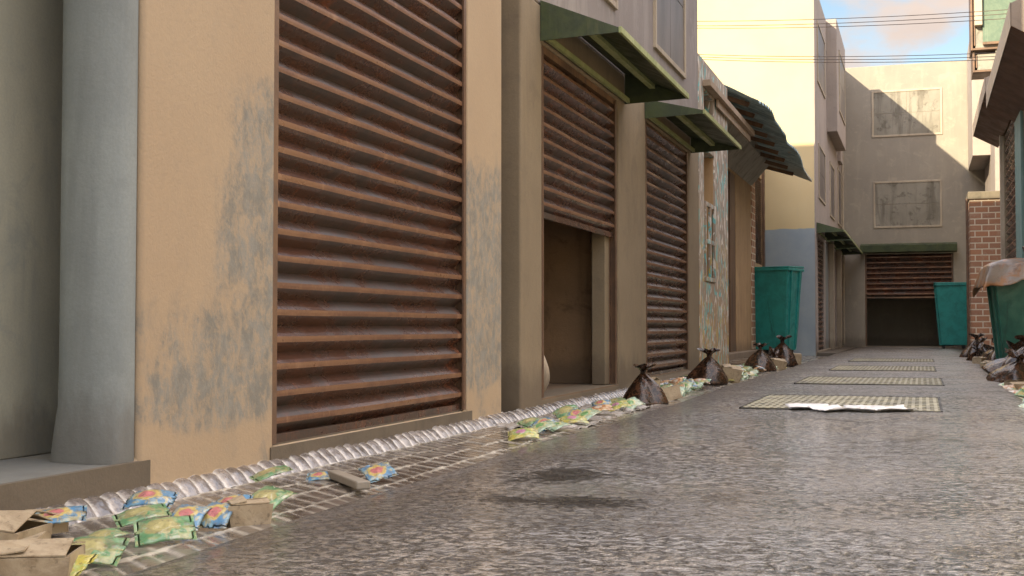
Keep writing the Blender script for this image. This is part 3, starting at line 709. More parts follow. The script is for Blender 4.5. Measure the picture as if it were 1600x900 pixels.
# ------------------------------------------------------------------ right side
b7 = empty('right_building', (XR, 20, 0), 'rendered building along the right of the lane with brown awnings and tall rusty shutter', 'building')
facade(11.3, 29.9, -.13, 6.4, [(25.45, 29.3, .1, 5.0), (15, 18, .1, 3.2)], XR, XR+.4, 'X').build('wall', 'khaki', b7, bevel=.015)
m = MB(); m.box(XR+.41, 8, 11.3, 29.9, -.06, 6.35); m.build('building_core', 'khaki', b7)
sh, _ = shutter(b7, 'X', XR+.02, 25.55, 29.2, .12, 5.0, pitch=.18, depth=.08, side=-1, seed=11, lipw=.03)
sh, _ = shutter(b7, 'X', XR+.02, 15.03, 17.97, .12, 3.18, side=-1, seed=13)
m = MB(); m.box(XR-.06, XR-.002, 23.7, 25.1, .0, 4.56); m.build('door_surround', 'tealpaint', b7, bevel=.01)
m = MB(); m.box(XR-.08, XR+.1, 29.32, 29.5, .0, 5.0); m.box(XR-.04, XR+.1, 29.6, 29.85, .0, 5.0); m.build('door_surround', 'frame', b7, bevel=.01)
def slant(y0, y1, xo, zo, zt, zw, ztw):
    m = MB(); m.prism([(XR-.004, zw), (XR-.004, ztw), (xo, zt), (xo, zo)], y0, y1); a = m.build('awning', 'brownmetal', b7, bevel=.006)
    m = MB(); m.box(xo-.012, xo-.002, y0-.003, y1+.003, zo-.01, zt+.01); m.build('edge_strip', 'fascia', a)
    m = MB(); m.prism([(XR-.006, zw+.01), (XR-.006, ztw-.005), (xo+.002, zt-.005), (xo+.002, zo+.01)], y0-.014, y0-.003); m.build('end_panel', 'fascia', a)
slant(18.4, 25.1, 1.25, 4.88, 5.22, 4.54, 5.45)
slant(25.35, 31.2, 1.24, 5.24, 5.52, 4.93, 5.75)
slant(11.5, 17.4, 1.25, 5.15, 5.45, 4.9, 5.75)
m = MB(); m.box(XR-.002, 8.02, 11.24, 11.295, -.06, 6.42); m.build('end_wall', 'yardwall', b7, bevel=.01)  # pale face added to throw sunlight back onto the left facades
m = MB(); m.box(1.95, 14, -12, 11.2, -.2, .01); tag(m.build('yard', 'yardfloor'), kind='structure')  # unseen pale ground added as a sunlit bounce surface
m = MB(); m.box(6.6, 6.9, -12, 11.2, .0, 4.2); tag(m.build('yard_wall', 'yardwall', bevel=.02), 'tall pale boundary wall of the open yard to the right of the camera', 'wall')  # unseen wall added to reflect fill light into the lane
# rear right block with jutting bay and brick pier
b8 = empty('rear_right_building', (2, 36, 0), 'pale rendered block at the back right whose upper floor juts over the lane', 'building')
m = MB(); m.box(1.85, 8, 33.6, 38.98, -.06, 8.6); m.build('wall', 'side', b8, bevel=.015)
m = MB(); m.box(1.39, 4, 35.6, 38.97, 5.36, 8.9); m.build('bay', 'side', b8, bevel=.015)
b9 = empty('brick_wall', (1.5, 32, 0), 'short brick wall end with a grey coping beside the far teal bin', 'wall')
m = MB(); m.box(1.16, 3.0, 32.0, 33.55, -.06, 3.78); m.build('brickwork', 'brick', b9, bevel=.01)
m = MB(); m.box(1.12, 3.05, 31.95, 33.6, 3.785, 3.98); m.build('coping', 'sill', b9, bevel=.02)
m = MB(); m.tube((1.10, 31.97, 0), (1.10, 31.97, 3.8), .035); m.build('pipe', 'rail', b9, smooth=False)
# concrete balcony boxes high on the right
def balcony(name, x0, y0, z0, z1, label, cat):
    e = empty(name, (XR, y0, z0), label, cat)
    m = MB(); m.box(x0+.10, XR+.1, y0, y0+.9, z0+.05, z1); m.build('panel', 'concrete', e, bevel=.01)
    m = MB(); m.box(x0+.07, x0+.10, y0-.03, y0+.9, z0+.1, z1-.02); m.box(x0, x0+.045, y0-.02, y0+.9, z0, z1+.05); m.box(x0+.046, XR+.1, y0-.03, y0+.9, z0, z0+.045); m.build('frame', 'rail', e, bevel=.004)
    return e
bal = balcony('balcony', 1.16, 30.0, 7.08, 8.5, 'upper concrete balcony box with a mottled green screen high on the right', 'balcony')
balcony('balcony', 1.20, 30.1, 6.58, 7.0, 'lower and smaller concrete balcony box high on the right', 'balcony')
m = MB(); m.box(1.42, 2.2, 29.90, 29.96, 7.24, 8.6); scn = m.build('screen', 'mottle', bal, bevel=.006)
m = MB(); m.box(1.42, 2.2, 29.88, 29.965, 7.18, 7.238); m.build('rail', 'wood', bal)
m = MB(); m.box(1.24, 1.41, 29.78, 29.96, 7.62, 8.6); m.build('meter_box', 'frame', bal, bevel=.01)
m = MB(); m.box(XR-.1, XR+1.2, 30.05, 31.3, 6.42, 8.8); m.build('balcony_wall', 'concrete', bal)

# ------------------------------------------------------------------ cables
def cable(pts, sag, r, label):
    m = MB(); a, b = Vector(pts[0]), Vector(pts[1]); n = 24
    P = [a.lerp(b, i/n) - Vector((0, 0, sag*4*(i/n)*(1-i/n))) for i in range(n+1)]
    for i in range(n): m.tube(P[i], P[i+1], r, 6)
    tag(m.build('overhead_cable', 'wire'), label, 'cable', 'cables slung across the lane')
cable([(-9, 24, 7.28), (1.9, 24, 6.50)], .18, .0065, 'topmost overhead cable of the upper bundle')
cable([(-9, 24.05, 7.22), (1.9, 24.05, 6.44)], .20, .0065, 'middle overhead cable of the upper bundle')
cable([(-9, 24.1, 7.22), (1.9, 24.1, 6.36)], .20, .0065, 'lowest overhead cable of the upper bundle')
cable([(-9, 24, 6.78), (1.9, 24, 5.70)], .22, .0065, 'topmost overhead cable of the lower bundle')
cable([(-9, 24.05, 6.76), (1.9, 24.05, 5.64)], .22, .0065, 'middle overhead cable of the lower bundle')
cable([(-9, 24.1, 6.73), (1.9, 24.1, 5.59)], .22, .0065, 'lowest overhead cable of the lower bundle')

# ------------------------------------------------------------------ bins
def bin_(loc, rz, w, d, h, mat, label, lid=True, taper=.72):
    e = empty('waste_bin', loc, label, 'bin', None, rz)
    b = MB(); z0 = .10; n = 14
    rings = []
    for k in range(n+1):
        f = k/n; s_ = taper+(1-taper)*f; z = z0+(h-z0)*f
        ring = []
        for q in range(40):
            a = q/40*4; side = int(a); u = a-side
            cx, cy = [(-1+2*u, -1), (1, -1+2*u), (1-2*u, 1), (-1, 1-2*u)][side]
            dn = .012*noise.noise(Vector((cx*2.2, cy*2.2, z*1.7+w*9)))+.02*noise.noise(Vector((cx*1.1+4, cy*1.1, z*.9)))
            ring.append(b.bm.verts.new((cx*w/2*(s_+dn), cy*d/2*(s_+dn), z)))
        rings.append(ring)
    for k in range(n):
        for q in range(40): b.face([rings[k][q], rings[k][(q+1) % 40], rings[k+1][(q+1) % 40], rings[k+1][q]])
    b.face(rings[0]);
    body = b.build('body', mat, e, local=True, bevel=.02)
    m = MB(); rw, rd = w/2+.03, d/2+.03
    m.box(-rw, rw, -rd, -rd+.05, h-.06, h); m.box(-rw, rw, rd-.05, rd, h-.06, h); m.box(-rw, -rw+.05, -rd+.05, rd-.05, h-.06, h); m.box(rw-.05, rw, -rd+.05, rd-.05, h-.06, h)
    m.build('rim', mat, e, local=True, bevel=.01)
    if lid:
        m = MB(); m.hexa([(-rw, -rd, h+.003), (rw, -rd, h+.003), (rw, rd, h+.02), (-rw, rd, h+.02), (-rw, -rd, h+.03), (rw, -rd, h+.03), (rw, rd, h+.06), (-rw, rd, h+.06)]); m.build('lid', mat, e, local=True, bevel=.01)
    # side ribs and hinge strap
    for sx in (-1, 1):
        m = MB()
        for yy in (-.55, .55):
            m.hexa([(sx*w/2*taper, yy*d/2*taper-.03, z0), (sx*(w/2*taper+.03), yy*d/2*taper-.03, z0), (sx*(w/2*taper+.03), yy*d/2*taper+.03, z0), (sx*w/2*taper, yy*d/2*taper+.03, z0),
                    (sx*w/2, yy*d/2-.03, h-.05), (sx*(w/2+.03), yy*d/2-.03, h-.05), (sx*(w/2+.03), yy*d/2+.03, h-.05), (sx*w/2, yy*d/2+.03, h-.05)])
        m.build('rib', mat, e, local=True)
    for sx in (-1, 1):
        for sy in (-1, 1):
            m = MB(); cx, cy = sx*w/2*taper*.78, sy*d/2*taper*.7
            m.tube((cx-.03, cy, .05), (cx+.03, cy, .05), .05, 14); m.box(cx-.04, cx+.04, cy-.03, cy+.03, .06, .12); m.build('wheel', 'black', e, local=True)
    return e
bin_((-3.17+.03, 27.75, 0), R(-14), .98, .95, 1.93, 'teal', 'teal tapered waste bin standing against the cream building on the left', taper=.76)
bin_((.86, 36.9, 0.0), R(2), .96, .8, 1.86, 'teal', 'teal tapered waste bin by the half-raised shutter at the lane end', taper=.72)
nb = bin_((1.44, 18.95, -.02), R(4), 1.0, .95, 1.5, 'tealgreen', 'dark teal waste bin near the right edge covered by a rusty sheet', lid=False, taper=.72)
# plastic cover draped over the right bin
m = MB(); N_ = 60; Lx, Ly = 1.62, 1.7; G = []
for i in range(N_+1):
    row = []
    for j in range(N_+1):
        a, b = (i/N_-.54)*Lx, (j/N_-.5)*Ly
        hw, hd = .535, .51
        ox, oy = max(0, abs(a)-hw), max(0, abs(b)-hd); o_ = math.hypot(ox, oy)
        ang = math.atan2(b, a)
        fold = .045*math.sin(ang*9+1.3)+.03*math.sin(ang*17)
        x = max(-hw, min(hw, a))+math.copysign(min(ox, .02)+.30*max(0, ox-.02)*(1+2.2*fold), a)*1.
        y = max(-hd, min(hd, b))+math.copysign(min(oy, .02)+.24*max(0, oy-.02)*(1+2.2*fold), b)
        x += o_*fold*1.4; y += o_*fold*1.1
        inn = 1-min(1, max(abs(a)/hw, abs(b)/hd))
        z = 1.52 + .10*math.sin(min(1, inn*1.6)*1.57) + .03*noise.noise(Vector((a*3, b*3, 0)))
        lift = .16*max(0, 1-abs(a-.12)/.42) if b < 0 else 0
        z -= .93*max(0, o_-.01) - (min(lift, o_*.7) if o_ > 0 else 0)
        z += .02*noise.noise(Vector((a*7, b*7, 3)))
        row.append(m.bm.verts.new((x, y, z)))
    G.append(row)
for i in range(N_):
    for j in range(N_): m.face([G[i][j], G[i+1][j], G[i+1][j+1], G[i][j+1]])
cv = m.build('plastic_cover', 'cover', None, smooth=True, local=True); cv.location = (1.44, 18.95, -.02); cv.rotation_euler.z = R(4)
tag(cv, 'crumpled grey and rust-stained sheet draped over the right-hand bin', 'cover')
s_ = cv.modifiers.new('t', 'SOLIDIFY'); s_.thickness = .005

# ------------------------------------------------------------------ rubbish bags
def bag_mesh(seed, w=.185, h=.34, squat=1.):
    rnd = random.Random(seed); m = MB(); nA, nZ = 56, 34
    ph = [rnd.uniform(0, 6.28) for _ in range(6)]
    rows = []
    for k in range(nZ+1):
        f = k/nZ
        z = h*f
        if f < .80:
            q = f/.80
            r = w*(1.06*(1-q**1.5)**1.0+.09)*(.84+.16*min(1, q/.08)**.5)
        elif f < .87: r = w*.105
        else: r = w*(.105+.36*((f-.87)/.13)**.9)
        row = []
        for a in range(nA):
            t_ = 2*math.pi*a/nA
            plait = (.13*math.sin(3*t_+ph[0]+f) + .055*math.sin(5*t_+ph[1]+2*f))*(.4+min(1, f*1.5)) + .03*math.sin(11*t_+ph[2])*max(0, f-.45)
            if f > .80: plait *= 1.6
            rr = r*(1+plait) + .012*noise.noise(Vector((math.cos(t_)*2, math.sin(t_)*2, z*9+seed)))
            lean = (.02*math.sin(ph[3]) )*f*1.5
            x = rr*math.cos(t_)*1.12+lean; y = rr*math.sin(t_)*.92
            zz = z*squat + (.012*math.sin(4*t_+ph[4])*(f > .95)) 
            if f > .87: x += .02*(f-.87)/.13*math.cos(ph[5])*2
            row.append(m.bm.verts.new((x, y, zz)))
        rows.append(row)
    for k in range(nZ):
        for a in range(nA): m.face([rows[k][a], rows[k][(a+1) % nA], rows[k+1][(a+1) % nA], rows[k+1][a]])
    m.face(rows[0][::-1])
    o = m.build('rubbish_bag', 'bag', None, smooth=True, local=True)
    me = o.data; bpy.data.objects.remove(o); return me
BAGM = [bag_mesh(s) for s in (1, 2, 3, 5)]
def bag(i, loc, rz, s, label, tilt=(0, 0), sx=1., sz=1.):
    o = bpy.data.objects.new('rubbish_bag', BAGM[i % 4]); COL.objects.link(o); o.location = loc; o.rotation_euler = (tilt[0], tilt[1], rz); o.scale = (s*sx, s*sx, s*sz)
    tag(o, label, 'rubbish bag', 'tied rubbish bags along the lane')
bag(0, (-2.31, 10.39, -0.075), 2.0, 1.05, 'largest tied black bag beside the half-open shutter', sz=.97)
bag(1, (-2.35, 14.03, -0.065), .6, 1.16, 'upright tied black bag in front of the painted wall', sz=1.05, sx=.95)
bag(2, (-2.33, 18.70, -0.065), 1.2, 1.28, 'first tied bag of the three below the left teal bin', sz=.96)
bag(3, (-2.44, 20.19, -0.045), 2.2, 1.1, 'slumped bag lying between the two upright ones below the left bin', tilt=(R(10), R(-42)), sz=.9)
bag(0, (-2.25, 21.23, -0.065), 2.9, 1.25, 'farthest tied bag below the left teal bin', sz=1.22, sx=.9)
bag(1, (1.04, 26.08, -0.060), .3, 1.35, 'farthest tied bag of the right-hand heap by the brick wall', sz=1.15)
bag(2, (0.99, 23.74, -0.060), 1.0, 1.15, 'second farthest bag of the right-hand heap, slumped', tilt=(R(15), R(-35)))
bag(3, (1.17, 22.26, -0.040), 2.0, 1.3, 'bag slumped just left of the covered bin foot', tilt=(R(0), R(-30)))
bag(0, (1.08, 20.14, -0.060), .5, 1.0, 'upright bag touching the left foot of the covered bin')
bag(1, (1.18, 17.5, -.05), 1.5, 1.35, 'bag leaning against the front of the covered bin', tilt=(R(0), R(25)))
bag(2, (.97, 14.6, -.05), 2.5, 1.35, 'nearest slumped bag at the right edge', tilt=(R(-6), R(-14)), sz=.8)
bag(3, (1.20, 15.6, -.05), .5, 1.6, 'nearest upright bag at the right edge')
bag(1, (.93, 16.6, -.05), 2.2, 1.1, 'small bag at the road edge between the nearest bags and the covered bin', tilt=(R(20), R(-20)))
bag(3, (1.12, 20.0, -.05), 1.2, 1.3, 'upright bag behind the left foot of the covered bin')
bag(2, (1.25, 25.0, -.05), .8, 1.35, 'bag against the foot of the brick wall behind the heap', tilt=(R(-10), R(-20)))
bag(0, (1.52, 18.80, 1.600), .2, .9, 'bag lying on top of the covered bin', tilt=(R(0), R(48)))

# ------------------------------------------------------------------ packets
def packet_mesh(seed, mat, L=.165, W=.132, T=.019):
    rnd = random.Random(seed); m = MB(); nx, ny = 20, 16
    bend = rnd.uniform(-.03, -.008)
    for s_ in (1, -1):
        G = []
        for i in range(nx+1):
            row = []
            for j in range(ny+1):
                u, v = i/nx*2-1, j/ny*2-1
                seal = 1 if abs(u) < .86 else 0
                th = T/2*max(0, 1-(abs(u)/.88)**2.6)*max(0, 1-abs(v)**2.2)**.75 if seal else 0
                wv = (1-.07*max(0, 1-abs(u))**.5)
                cr_ = .007*noise.noise(Vector((u*3.5+seed, v*3.5, 0)))*(1-.5*abs(v))+.004*abs(noise.noise(Vector((u*8+seed, v*8, s_*2))))*s_*(1-abs(v))*(1-abs(u))
                z = s_*(th+.0006) + cr_ + bend*u*u*.6 + (.0022*math.sin(j*3.1) if not seal else 0)
                row.append(m.bm.verts.new((u*L/2, v*W/2*wv, z+.012)))
            G.append(row)
        for i in range(nx):
            for j in range(ny): m.face([G[i][j], G[i+1][j], G[i+1][j+1], G[i][j+1]])
    bmesh.ops.remove_doubles(m.bm, verts=m.bm.verts, dist=.0013)
    o = m.build('snack_packet', mat, None, smooth=True, local=True)
    me = o.data; bpy.data.objects.remove(o); return me
PM = {k: [packet_mesh(s*7+i, v) for s in range(3)] for i, (k, v) in enumerate(PK.items())}
def packet(kind, x, y, z, rz, tilt, label, group='snack packets littering the gutters', s=1.):
    o = bpy.data.objects.new('snack_packet', random.choice(PM[kind])); COL.objects.link(o)
    o.location = (x, y, z+.022); o.scale = (s, s, s)
    o.rotation_euler = (Matrix.Rotation(tilt[0]+R(17), 3, 'X') @ Matrix.Rotation(tilt[1]+R(5), 3, 'Y') @ Matrix.Rotation(rz, 3, 'Z')).to_euler()
    return tag(o, label, 'packet', group)
near = [
 ('blue', -2.30, 3.24, .045, .4, 1.05, 'swirled blue packet against the kerb, behind the row of green and blue ones'),
 ('blue', -2.32, 2.84, .045, .5, 1.05, 'swirled blue packet lying behind the cardboard at bottom left'),
 ('green', -2.17, 3.02, .03, .9, 1.05, 'green packet directly in front of the swirled blue one by the kerb'),
 ('blue', -2.05, 3.08, .03, 1.9, .9, 'left of the two blue packets side by side near the road edge'),
 ('blue', -1.99, 3.14, .03, 1.5, .9, 'right of the two blue packets side by side near the road edge'),
 ('green', -1.98, 2.86, .02, .6, 1.1, 'green packet overlapping the pair of blue ones at the road edge'),
 ('green', -2.08, 2.73, .02, 1.2, .8, 'small flat green packet in the middle of the nearest litter'),
 ('green', -1.97, 2.53, .02, .5, 1.15, 'nearest large green packet beside the torn cardboard'),
 ('yellow', -1.94, 2.40, .005, .2, .9, 'yellow packet poking out under the nearest green one'),
 ('green', -2.33, 4.04, .03, .8, 1.0, 'lone green packet against the kerb before the foam bar'),
 ('green', -2.03, 3.50, .02, 1.4, 1.05, 'green packet sticking out behind the cardboard box at the road edge'),
 ('blue', -2.12, 3.42, .01, .3, .9, 'blue packet half hidden behind the cardboard box at the road edge'),
 ('blue', -2.22, 4.22, .0, .3, .7, 'sliver of blue packet lying flat left of the foam bar'),
 ('blue', -2.00, 4.28, .02, 2.3, 1.05, 'pale blue packet just right of the foam bar'),
 ('green', -2.17, 6.75, .03, .7, 1.0, 'dark green packet topping the small heap of five in the gutter'),
 ('pale green', -2.00, 6.42, .03, .9, 1.0, 'pale green packet at the centre of the small heap of five'),
 ('blue', -2.06, 6.68, .03, 1.3, 1.0, 'blue packet at the back of the small heap of five'),
 ('yellow', -1.99, 6.05, .02, .4, 1.1, 'yellow packet at the front left of the small heap of five'),
 ('pale green', -1.97, 6.62, .02, 1.1, .95, 'pale green packet at the right end of the small heap of five'),
 ('yellow', -2.00, 7.06, .02, .4, 1.15, 'yellow packet at the front of the heap on the plastic sheet'),
 ('green', -2.18, 7.55, .04, .7, 1.15, 'dark green packet at the back left of the plastic sheet'),
 ('pale green', -2.00, 7.36, .03, 1.0, 1.1, 'pale green packet next to the yellow one on the plastic sheet'),
 ('blue', -2.10, 7.50, .03, 1.5, 1.0, 'blue packet in the middle of the plastic sheet'),
 ('orange', -2.06, 7.92, .03, .3, 1.2, 'peach packet lying on the plastic sheet'),
 ('yellow', -2.03, 8.30, .03, .4, 1.1, 'yellow packet on the right half of the plastic sheet'),
 ('pale green', -1.99, 8.55, .03, .9, 1.1, 'pale green packet on the right half of the plastic sheet'),
 ('blue', -2.20, 8.5, .03, .5, 1.0, 'blue packet at the back of the plastic sheet beside the large bag'),
 ('green', -2.16, 8.75, .03, .6, 1.1, 'dark green packet at the foot of the large black bag'),
]
SC = .64/.57
for k, x, y, z, rz, s, lb in near:
    x, y, z = x*SC, y*SC, z-.075
    packet(k, x, y, z, rz+random.uniform(-.2, .2), (random.uniform(-.18, .18)+R(6), random.uniform(-.25, .1)), lb, s=s)
kinds = ['green', 'pale green', 'blue', 'yellow', 'orange', 'pale green', 'green']
def zone(y0, y1, x0, x1, n, where, layers=.05):
    if x0 < 0: y0, y1, x0, x1 = y0*1.1, y1*1.1, x0*1.1, x1*1.1-.01
    for i in range(n):
        k = random.choice(kinds); y = y0+(y1-y0)*(i+random.random())/n
        packet(k, random.uniform(x0, x1), y, random.uniform(-.012, layers)-.06, random.uniform(0, 3.1), (random.uniform(-.4, .4), random.uniform(-.4, .3)),
               '%s packet among %s' % (k, where), 'packets among '+where, s=random.uniform(.9, 1.25))
zone(9.7, 12.2, -2.42, -2.0, 44, 'the litter between the two nearest left bags')
zone(12.9, 16.6, -2.42, -1.99, 64, 'the litter beyond the second left bag, before the left bin bags')
zone(17.1, 21.5, -2.40, -1.99, 44, 'the far litter below the left teal bin')
zone(9.0, 14.0, .80, 1.0, 34, 'the litter along the nearer right gutter', .03)
zone(14.0, 25.0, .92, 1.12, 52, 'the litter around the right-hand bags', .03)

# ------------------------------------------------------------------ cardboard
def carton(loc, rz, dims, label, open_=True, tilt=(0, 0), seed=0):
    e = empty('cardboard_box', loc, label, 'cardboard box', 'torn cardboard boxes in the gutters', rz); e.rotation_euler = (tilt[0], tilt[1], rz)
    w, d, h = dims; th = .005; rnd = random.Random(seed)
    m = MB(); c = .012
    m.hexa([(-w/2, -d/2, 0), (w/2, -d/2, 0), (w/2, -d/2+th, 0), (-w/2, -d/2+th, 0), (-w/2-c, -d/2-c, h), (w/2+c, -d/2, h), (w/2+c, -d/2+th, h), (-w/2-c, -d/2+th-c, h)])
    m.box(-w/2, w/2, d/2-th, d/2, 0, h*.97); m.box(-w/2, -w/2+th, -d/2+th+.001, d/2-th-.001, 0, h*.98); m.box(w/2-th, w/2, -d/2+th+.001, d/2-th-.001, 0, h*.99)
    m.box(-w/2+th, w/2-th, -d/2+th+.001, d/2-th-.001, .0, th)
    m.build('box', 'card', e, local=True)
    for (p, q, dx, dy) in (((-w/2, -d/2), (w/2, -d/2), 0, 1), ((-w/2, d/2), (w/2, d/2), 0, -1), ((-w/2, -d/2), (-w/2, d/2), 1, 0)):
        l = (d if dx == 0 else w)*rnd.uniform(.40, .52); up = rnd.uniform(-.1, .45)*l
        A = [Vector((p[0], p[1], h+.002)), Vector((q[0], q[1], h+.002))]
        B = [A[1]+Vector((dx*l, dy*l, up)), A[0]+Vector((dx*l, dy*l, up*rnd.uniform(.4, 1)))]
        m = MB(); pts = A+B; m.hexa([*pts, *[v+Vector((0, 0, .004)) for v in pts]]); m.build('flap', 'card', e, local=True)
    return e
carton((-2.24, 2.66, -0.080), R(24), (.20, .20, .085), 'large torn cardboard box at the bottom left corner', seed=1)
carton((-2.46, 2.77, -0.070), R(10), (.18, .20, .12), 'cardboard box standing behind the one at the bottom left corner', seed=2, tilt=(0, R(6)))
carton((-2.68, 3.17, -0.050), R(-20), (.16, .14, .05), 'flattened cardboard box near the sill at the far left', seed=7)
carton((-2.17, 3.61, -0.080), R(42), (.13, .09, .085), 'small cardboard box at the road edge between blue and green packets', seed=3)
carton((-2.18, 10.95, -0.070), R(30), (.17, .15, .12), 'open cardboard box right of the largest bag', seed=4, tilt=(R(-10), R(-14)))
carton((-2.53, 11.55, -0.050), R(-15), (.20, .16, .14), 'cardboard box against the kerb behind the litter', seed=5)
carton((-2.22, 14.69, -0.070), R(20), (.22, .18, .19), 'upright cardboard box right of the second bag', seed=6, tilt=(R(8), R(10)))
carton((-2.20, 19.53, -0.070), R(35), (.22, .18, .16), 'cardboard box at the foot of the bags below the left bin', seed=8, tilt=(R(8), R(10)))
carton((-2.17, 22.00, -0.070), R(15), (.24, .2, .2), 'farthest cardboard box below the left bin', seed=9)
carton((0.92, 13.30, -0.050), R(25), (.22, .16, .09), 'cardboard box in front of the nearest right bag', seed=10, tilt=(R(10), 0))
carton((0.92, 21.80, -0.050), R(65), (.22, .16, .14), 'cardboard box beside the slumped far right bag', seed=11)
carton((0.97, 19.40, -0.050), R(45), (.25, .16, .12), 'cardboard box at the foot of the covered bin', seed=12)

# ------------------------------------------------------------------ foam bar, sheet, papers, sack
m = MB(); m.beam((-2.46, 4.80, -.043), (-2.11, 4.38, -.028), .06, .035)
tag(m.build('foam_bar', 'stick', bevel=.008), 'dirty pale foam bar lying across the gutter', 'foam bar')
def crumple(name, x0, x1, y0, y1, z, amp, mat, label, cat, f=2.2, seed=0, n=40, ragged=.03, rz=0, curl=0, group=None):
    m = MB(); G = []
    cx_, cy_ = (x0+x1)/2, (y0+y1)/2
    for i in range(n+1):
        row = []
        for j in range(n+1):
            u, v = i/n*2-1, j/n*2-1
            rg = 1+ragged*noise.noise(Vector((u*2.3+seed, v*2.3, 4)))*4
            x, y = u*(x1-x0)/2*rg, v*(y1-y0)/2*rg
            h = abs(noise.noise(Vector((x*f*3+seed, y*f*3, 1))))*amp + curl*(max(0, abs(v)-.3)**2)*(1 if v > 0 else .6) + amp*.3*noise.noise(Vector((x*f*9, y*f*9, seed)))
            row.append(m.bm.verts.new((x, y, h)))
        G.append(row)
    for i in range(n):
        for j in range(n): m.face([G[i][j], G[i+1][j], G[i+1][j+1], G[i][j+1]])
    o = m.build(name, mat, None, smooth=True, local=True); o.location = (cx_, cy_, z); o.rotation_euler.z = rz
    sd = o.modifiers.new('t', 'SOLIDIFY'); sd.thickness = .002
    return tag(o, label, cat, group)
crumple('plastic_sheet', -2.72, -2.14, 7.6, 10.0, -.066, .035, 'sheet', 'crumpled pale plastic sheet under the packets beside the largest bag', 'plastic sheet', 2.6, 3, 70)
for i, (x, y, r, lb) in enumerate(((-.78, 9.08, .3, 'left-most torn white paper on the nearest grating'), (-.60, 8.92, .9, 'second torn white paper from the left on the nearest grating'),
                               (-.42, 8.96, -.3, 'third torn white paper from the left on the nearest grating'), (-.22, 9.02, .5, 'right-most torn white paper on the nearest grating'))):
    crumple('torn_paper', x-.15, x+.15, y-.10, y+.10, .012, .012, 'paper', lb, 'paper', 2, i*5+1, 16, .07, r, .05, 'torn white papers on the grating')
# pale sack leaning inside the half-open shutter
m = MB(); rows = []
for k in range(17):
    f = k/16; r = .17*math.sin(math.pi*(.12+.80*f))**.6*(1-.35*f)
    rows.append([m.bm.verts.new((r*math.cos(a)*(1+.12*math.sin(3*a+f*3))+.03*f, r*math.sin(a)*(1+.1*math.sin(5*a)), .42*f)) for a in [2*math.pi*q/24 for q in range(24)]])
for k in range(16):
    for q in range(24): m.face([rows[k][q], rows[k][(q+1) % 24], rows[k+1][(q+1) % 24], rows[k+1][q]])
m.face(rows[0][::-1]); m.face(rows[-1])
o = m.build('cloth_sack', 'frame', None, smooth=True, local=True); o.location = (-3.02, 9.32, .045)
tag(o, 'pale upright sack just inside the half-open shutter', 'sack')

# ------------------------------------------------------------------ drain gratings set in the road
def grating(y0, y1, x0, x1, label, n=26, k=9):
    e = empty('drain_grating', ((x0+x1)/2, (y0+y1)/2, 0), label, 'drain grating', 'drain gratings across the lane')
    m = MB(); m.box(x0-.02, x1+.02, y0-.002, y1+.015, -.02, .0075); m.build('pit', 'pit', e)  # dark slab on the road stands in for the shade below the bars
    m = MB(); f = .022
    m.box(x0-.02, x1+.02, y1, y1+.02, -.02, .014); m.box(x0-.018, x0-.005, y0-.002, y1-.001, -.02, .0135); m.box(x1+.005, x1+.015, y0-.002, y1-.001, -.02, .0125)
    m.build('frame', 'pit', e)  # frame coloured dark to draw the shadow line of a sunken edge
    m = MB()
    for i in range(n):
        xx = x0+(x1-x0)*(i+.5)/n; m.box(xx-.012, xx+.012, y0, y1-.002, .0082, .0120)
    for j in range(k):
        yy = y0+(y1-y0)*(j+.5)/k; m.box(x0, x1, yy-.04, yy+.04, .0085, .0128)
    m.build('grid', 'grate', e)
grating(9.05, 10.8, -1.27, .12, 'nearest yellowed drain grating with torn papers on it')
grating(13.2, 14.9, -1.28, .20, 'second nearest drain grating in the lane')
grating(17.5, 19.4, -1.22, .17, 'second farthest drain grating in the lane')
grating(22.2, 24.0, -1.22, .19, 'farthest drain grating in the lane')

# ------------------------------------------------------------------ sky, sun, camera
SUN_DIR = Vector((.435, 1.0, -.40)).normalized()      # direction the light travels
el = math.asin(-SUN_DIR.z); az = math.atan2(-SUN_DIR.x, -SUN_DIR.y)   # azimuth of the sun measured from +Y towards +X
wd = bpy.data.worlds.new('World'); sc.world = wd; wd.use_nodes = True; nt = wd.node_tree; nt.nodes.clear()
L = nt.links.new
out = nt.nodes.new('ShaderNodeOutputWorld'); bg = nt.nodes.new('ShaderNodeBackground'); L(bg.outputs[0], out.inputs[0])
sky = nt.nodes.new('ShaderNodeTexSky'); sky.sky_type = 'NISHITA'; sky.sun_disc = False; sky.sun_elevation = el; sky.sun_rotation = az
sky.air_density = 1.0; sky.dust_density = .4; sky.ozone_density = 1.0
tc = nt.nodes.new('ShaderNodeTexCoord'); mp = nt.nodes.new('ShaderNodeMapping'); L(tc.outputs['Generated'], mp.inputs[0])
mp.inputs['Scale'].default_value = (1.3, 1.3, 2.4); mp.inputs['Location'].default_value = (.35, .2, .1)
nz = nt.nodes.new('ShaderNodeTexNoise'); L(mp.outputs[0], nz.inputs['Vector']); nz.inputs['Scale'].default_value = 4.2; nz.inputs['Detail'].default_value = 7; nz.inputs['Roughness'].default_value = .55
mr = nt.nodes.new('ShaderNodeMapRange'); L(nz.outputs[0], mr.inputs[0]); mr.inputs[1].default_value = .44; mr.inputs[2].default_value = .58; mr.interpolation_type = 'SMOOTHSTEP'
nz2 = nt.nodes.new('ShaderNodeTexNoise'); L(mp.outputs[0], nz2.inputs['Vector']); nz2.inputs['Scale'].default_value = 7; nz2.inputs['Detail'].default_value = 5
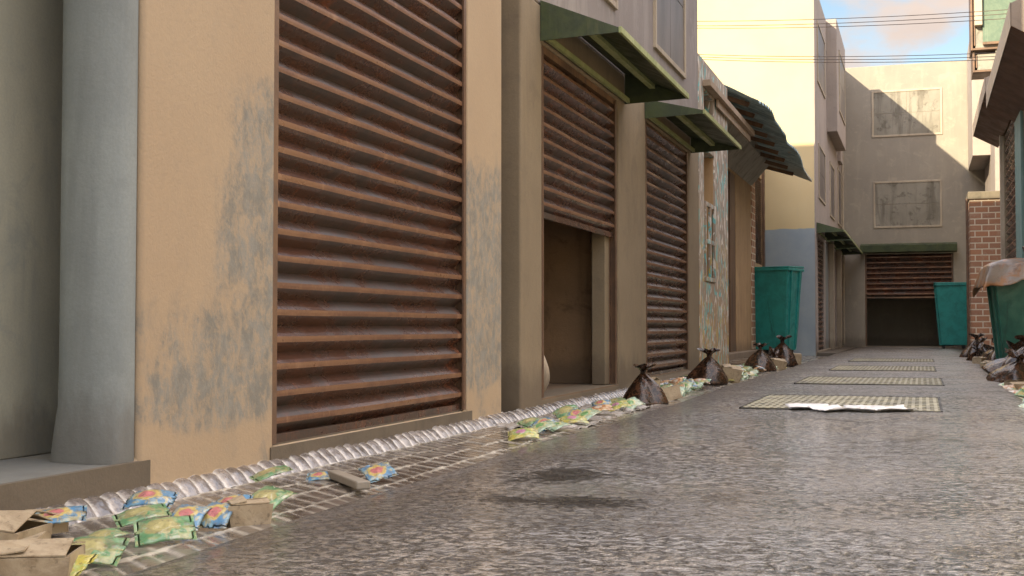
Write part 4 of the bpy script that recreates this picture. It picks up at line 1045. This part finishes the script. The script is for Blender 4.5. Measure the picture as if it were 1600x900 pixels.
cm = nt.nodes.new('ShaderNodeMix'); cm.data_type = 'RGBA'; L(nz2.outputs[0], cm.inputs[0]); cm.inputs[6].default_value = (3.3, 3.0, 3.1, 1); cm.inputs[7].default_value = (6.0, 5.1, 4.5, 1)
mx = nt.nodes.new('ShaderNodeMix'); mx.data_type = 'RGBA'; L(mr.outputs[0], mx.inputs[0]); L(sky.outputs[0], mx.inputs[6]); L(cm.outputs[2], mx.inputs[7])
sx = nt.nodes.new('ShaderNodeSeparateXYZ'); L(tc.outputs['Generated'], sx.inputs[0])
gr = nt.nodes.new('ShaderNodeMapRange'); L(sx.outputs[2], gr.inputs[0]); gr.inputs[1].default_value = .3; gr.inputs[2].default_value = .75; gr.inputs[3].default_value = .30; gr.inputs[4].default_value = 1.7
vs = nt.nodes.new('ShaderNodeVectorMath'); vs.operation = 'SCALE'; L(mx.outputs[2], vs.inputs[0]); L(gr.outputs[0], vs.inputs['Scale'])
vm = nt.nodes.new('ShaderNodeVectorMath'); vm.operation = 'MULTIPLY'; L(vs.outputs[0], vm.inputs[0]); vm.inputs[1].default_value = (1.06, 1.0, .92)
L(vm.outputs[0], bg.inputs[0]); bg.inputs[1].default_value = .15
sun = bpy.data.lights.new('sun', 'SUN'); sun.energy = 2.5; sun.angle = R(.5); sun.color = (1, .86, .62)
so = bpy.data.objects.new('sun', sun); COL.objects.link(so); so.rotation_euler = SUN_DIR.to_track_quat('-Z', 'Y').to_euler()

cam = bpy.data.cameras.new('camera'); co = bpy.data.objects.new('camera', cam); COL.objects.link(co); sc.camera = co
cam.sensor_width = 36; cam.lens = 36*1885/1600; cam.clip_end = 1000; cam.clip_start = .05
co.location = (0, 0, .6); co.rotation_euler = (R(90+1.884), 0, R(18.744))
sc.view_settings.view_transform = 'Standard'; sc.view_settings.look = 'None'; sc.view_settings.gamma = 1; sc.view_settings.use_curve_mapping = False
sc.view_settings.exposure = 2.05
sc.render.engine = 'CYCLES'; sc.cycles.max_bounces = 8; sc.cycles.diffuse_bounces = 5
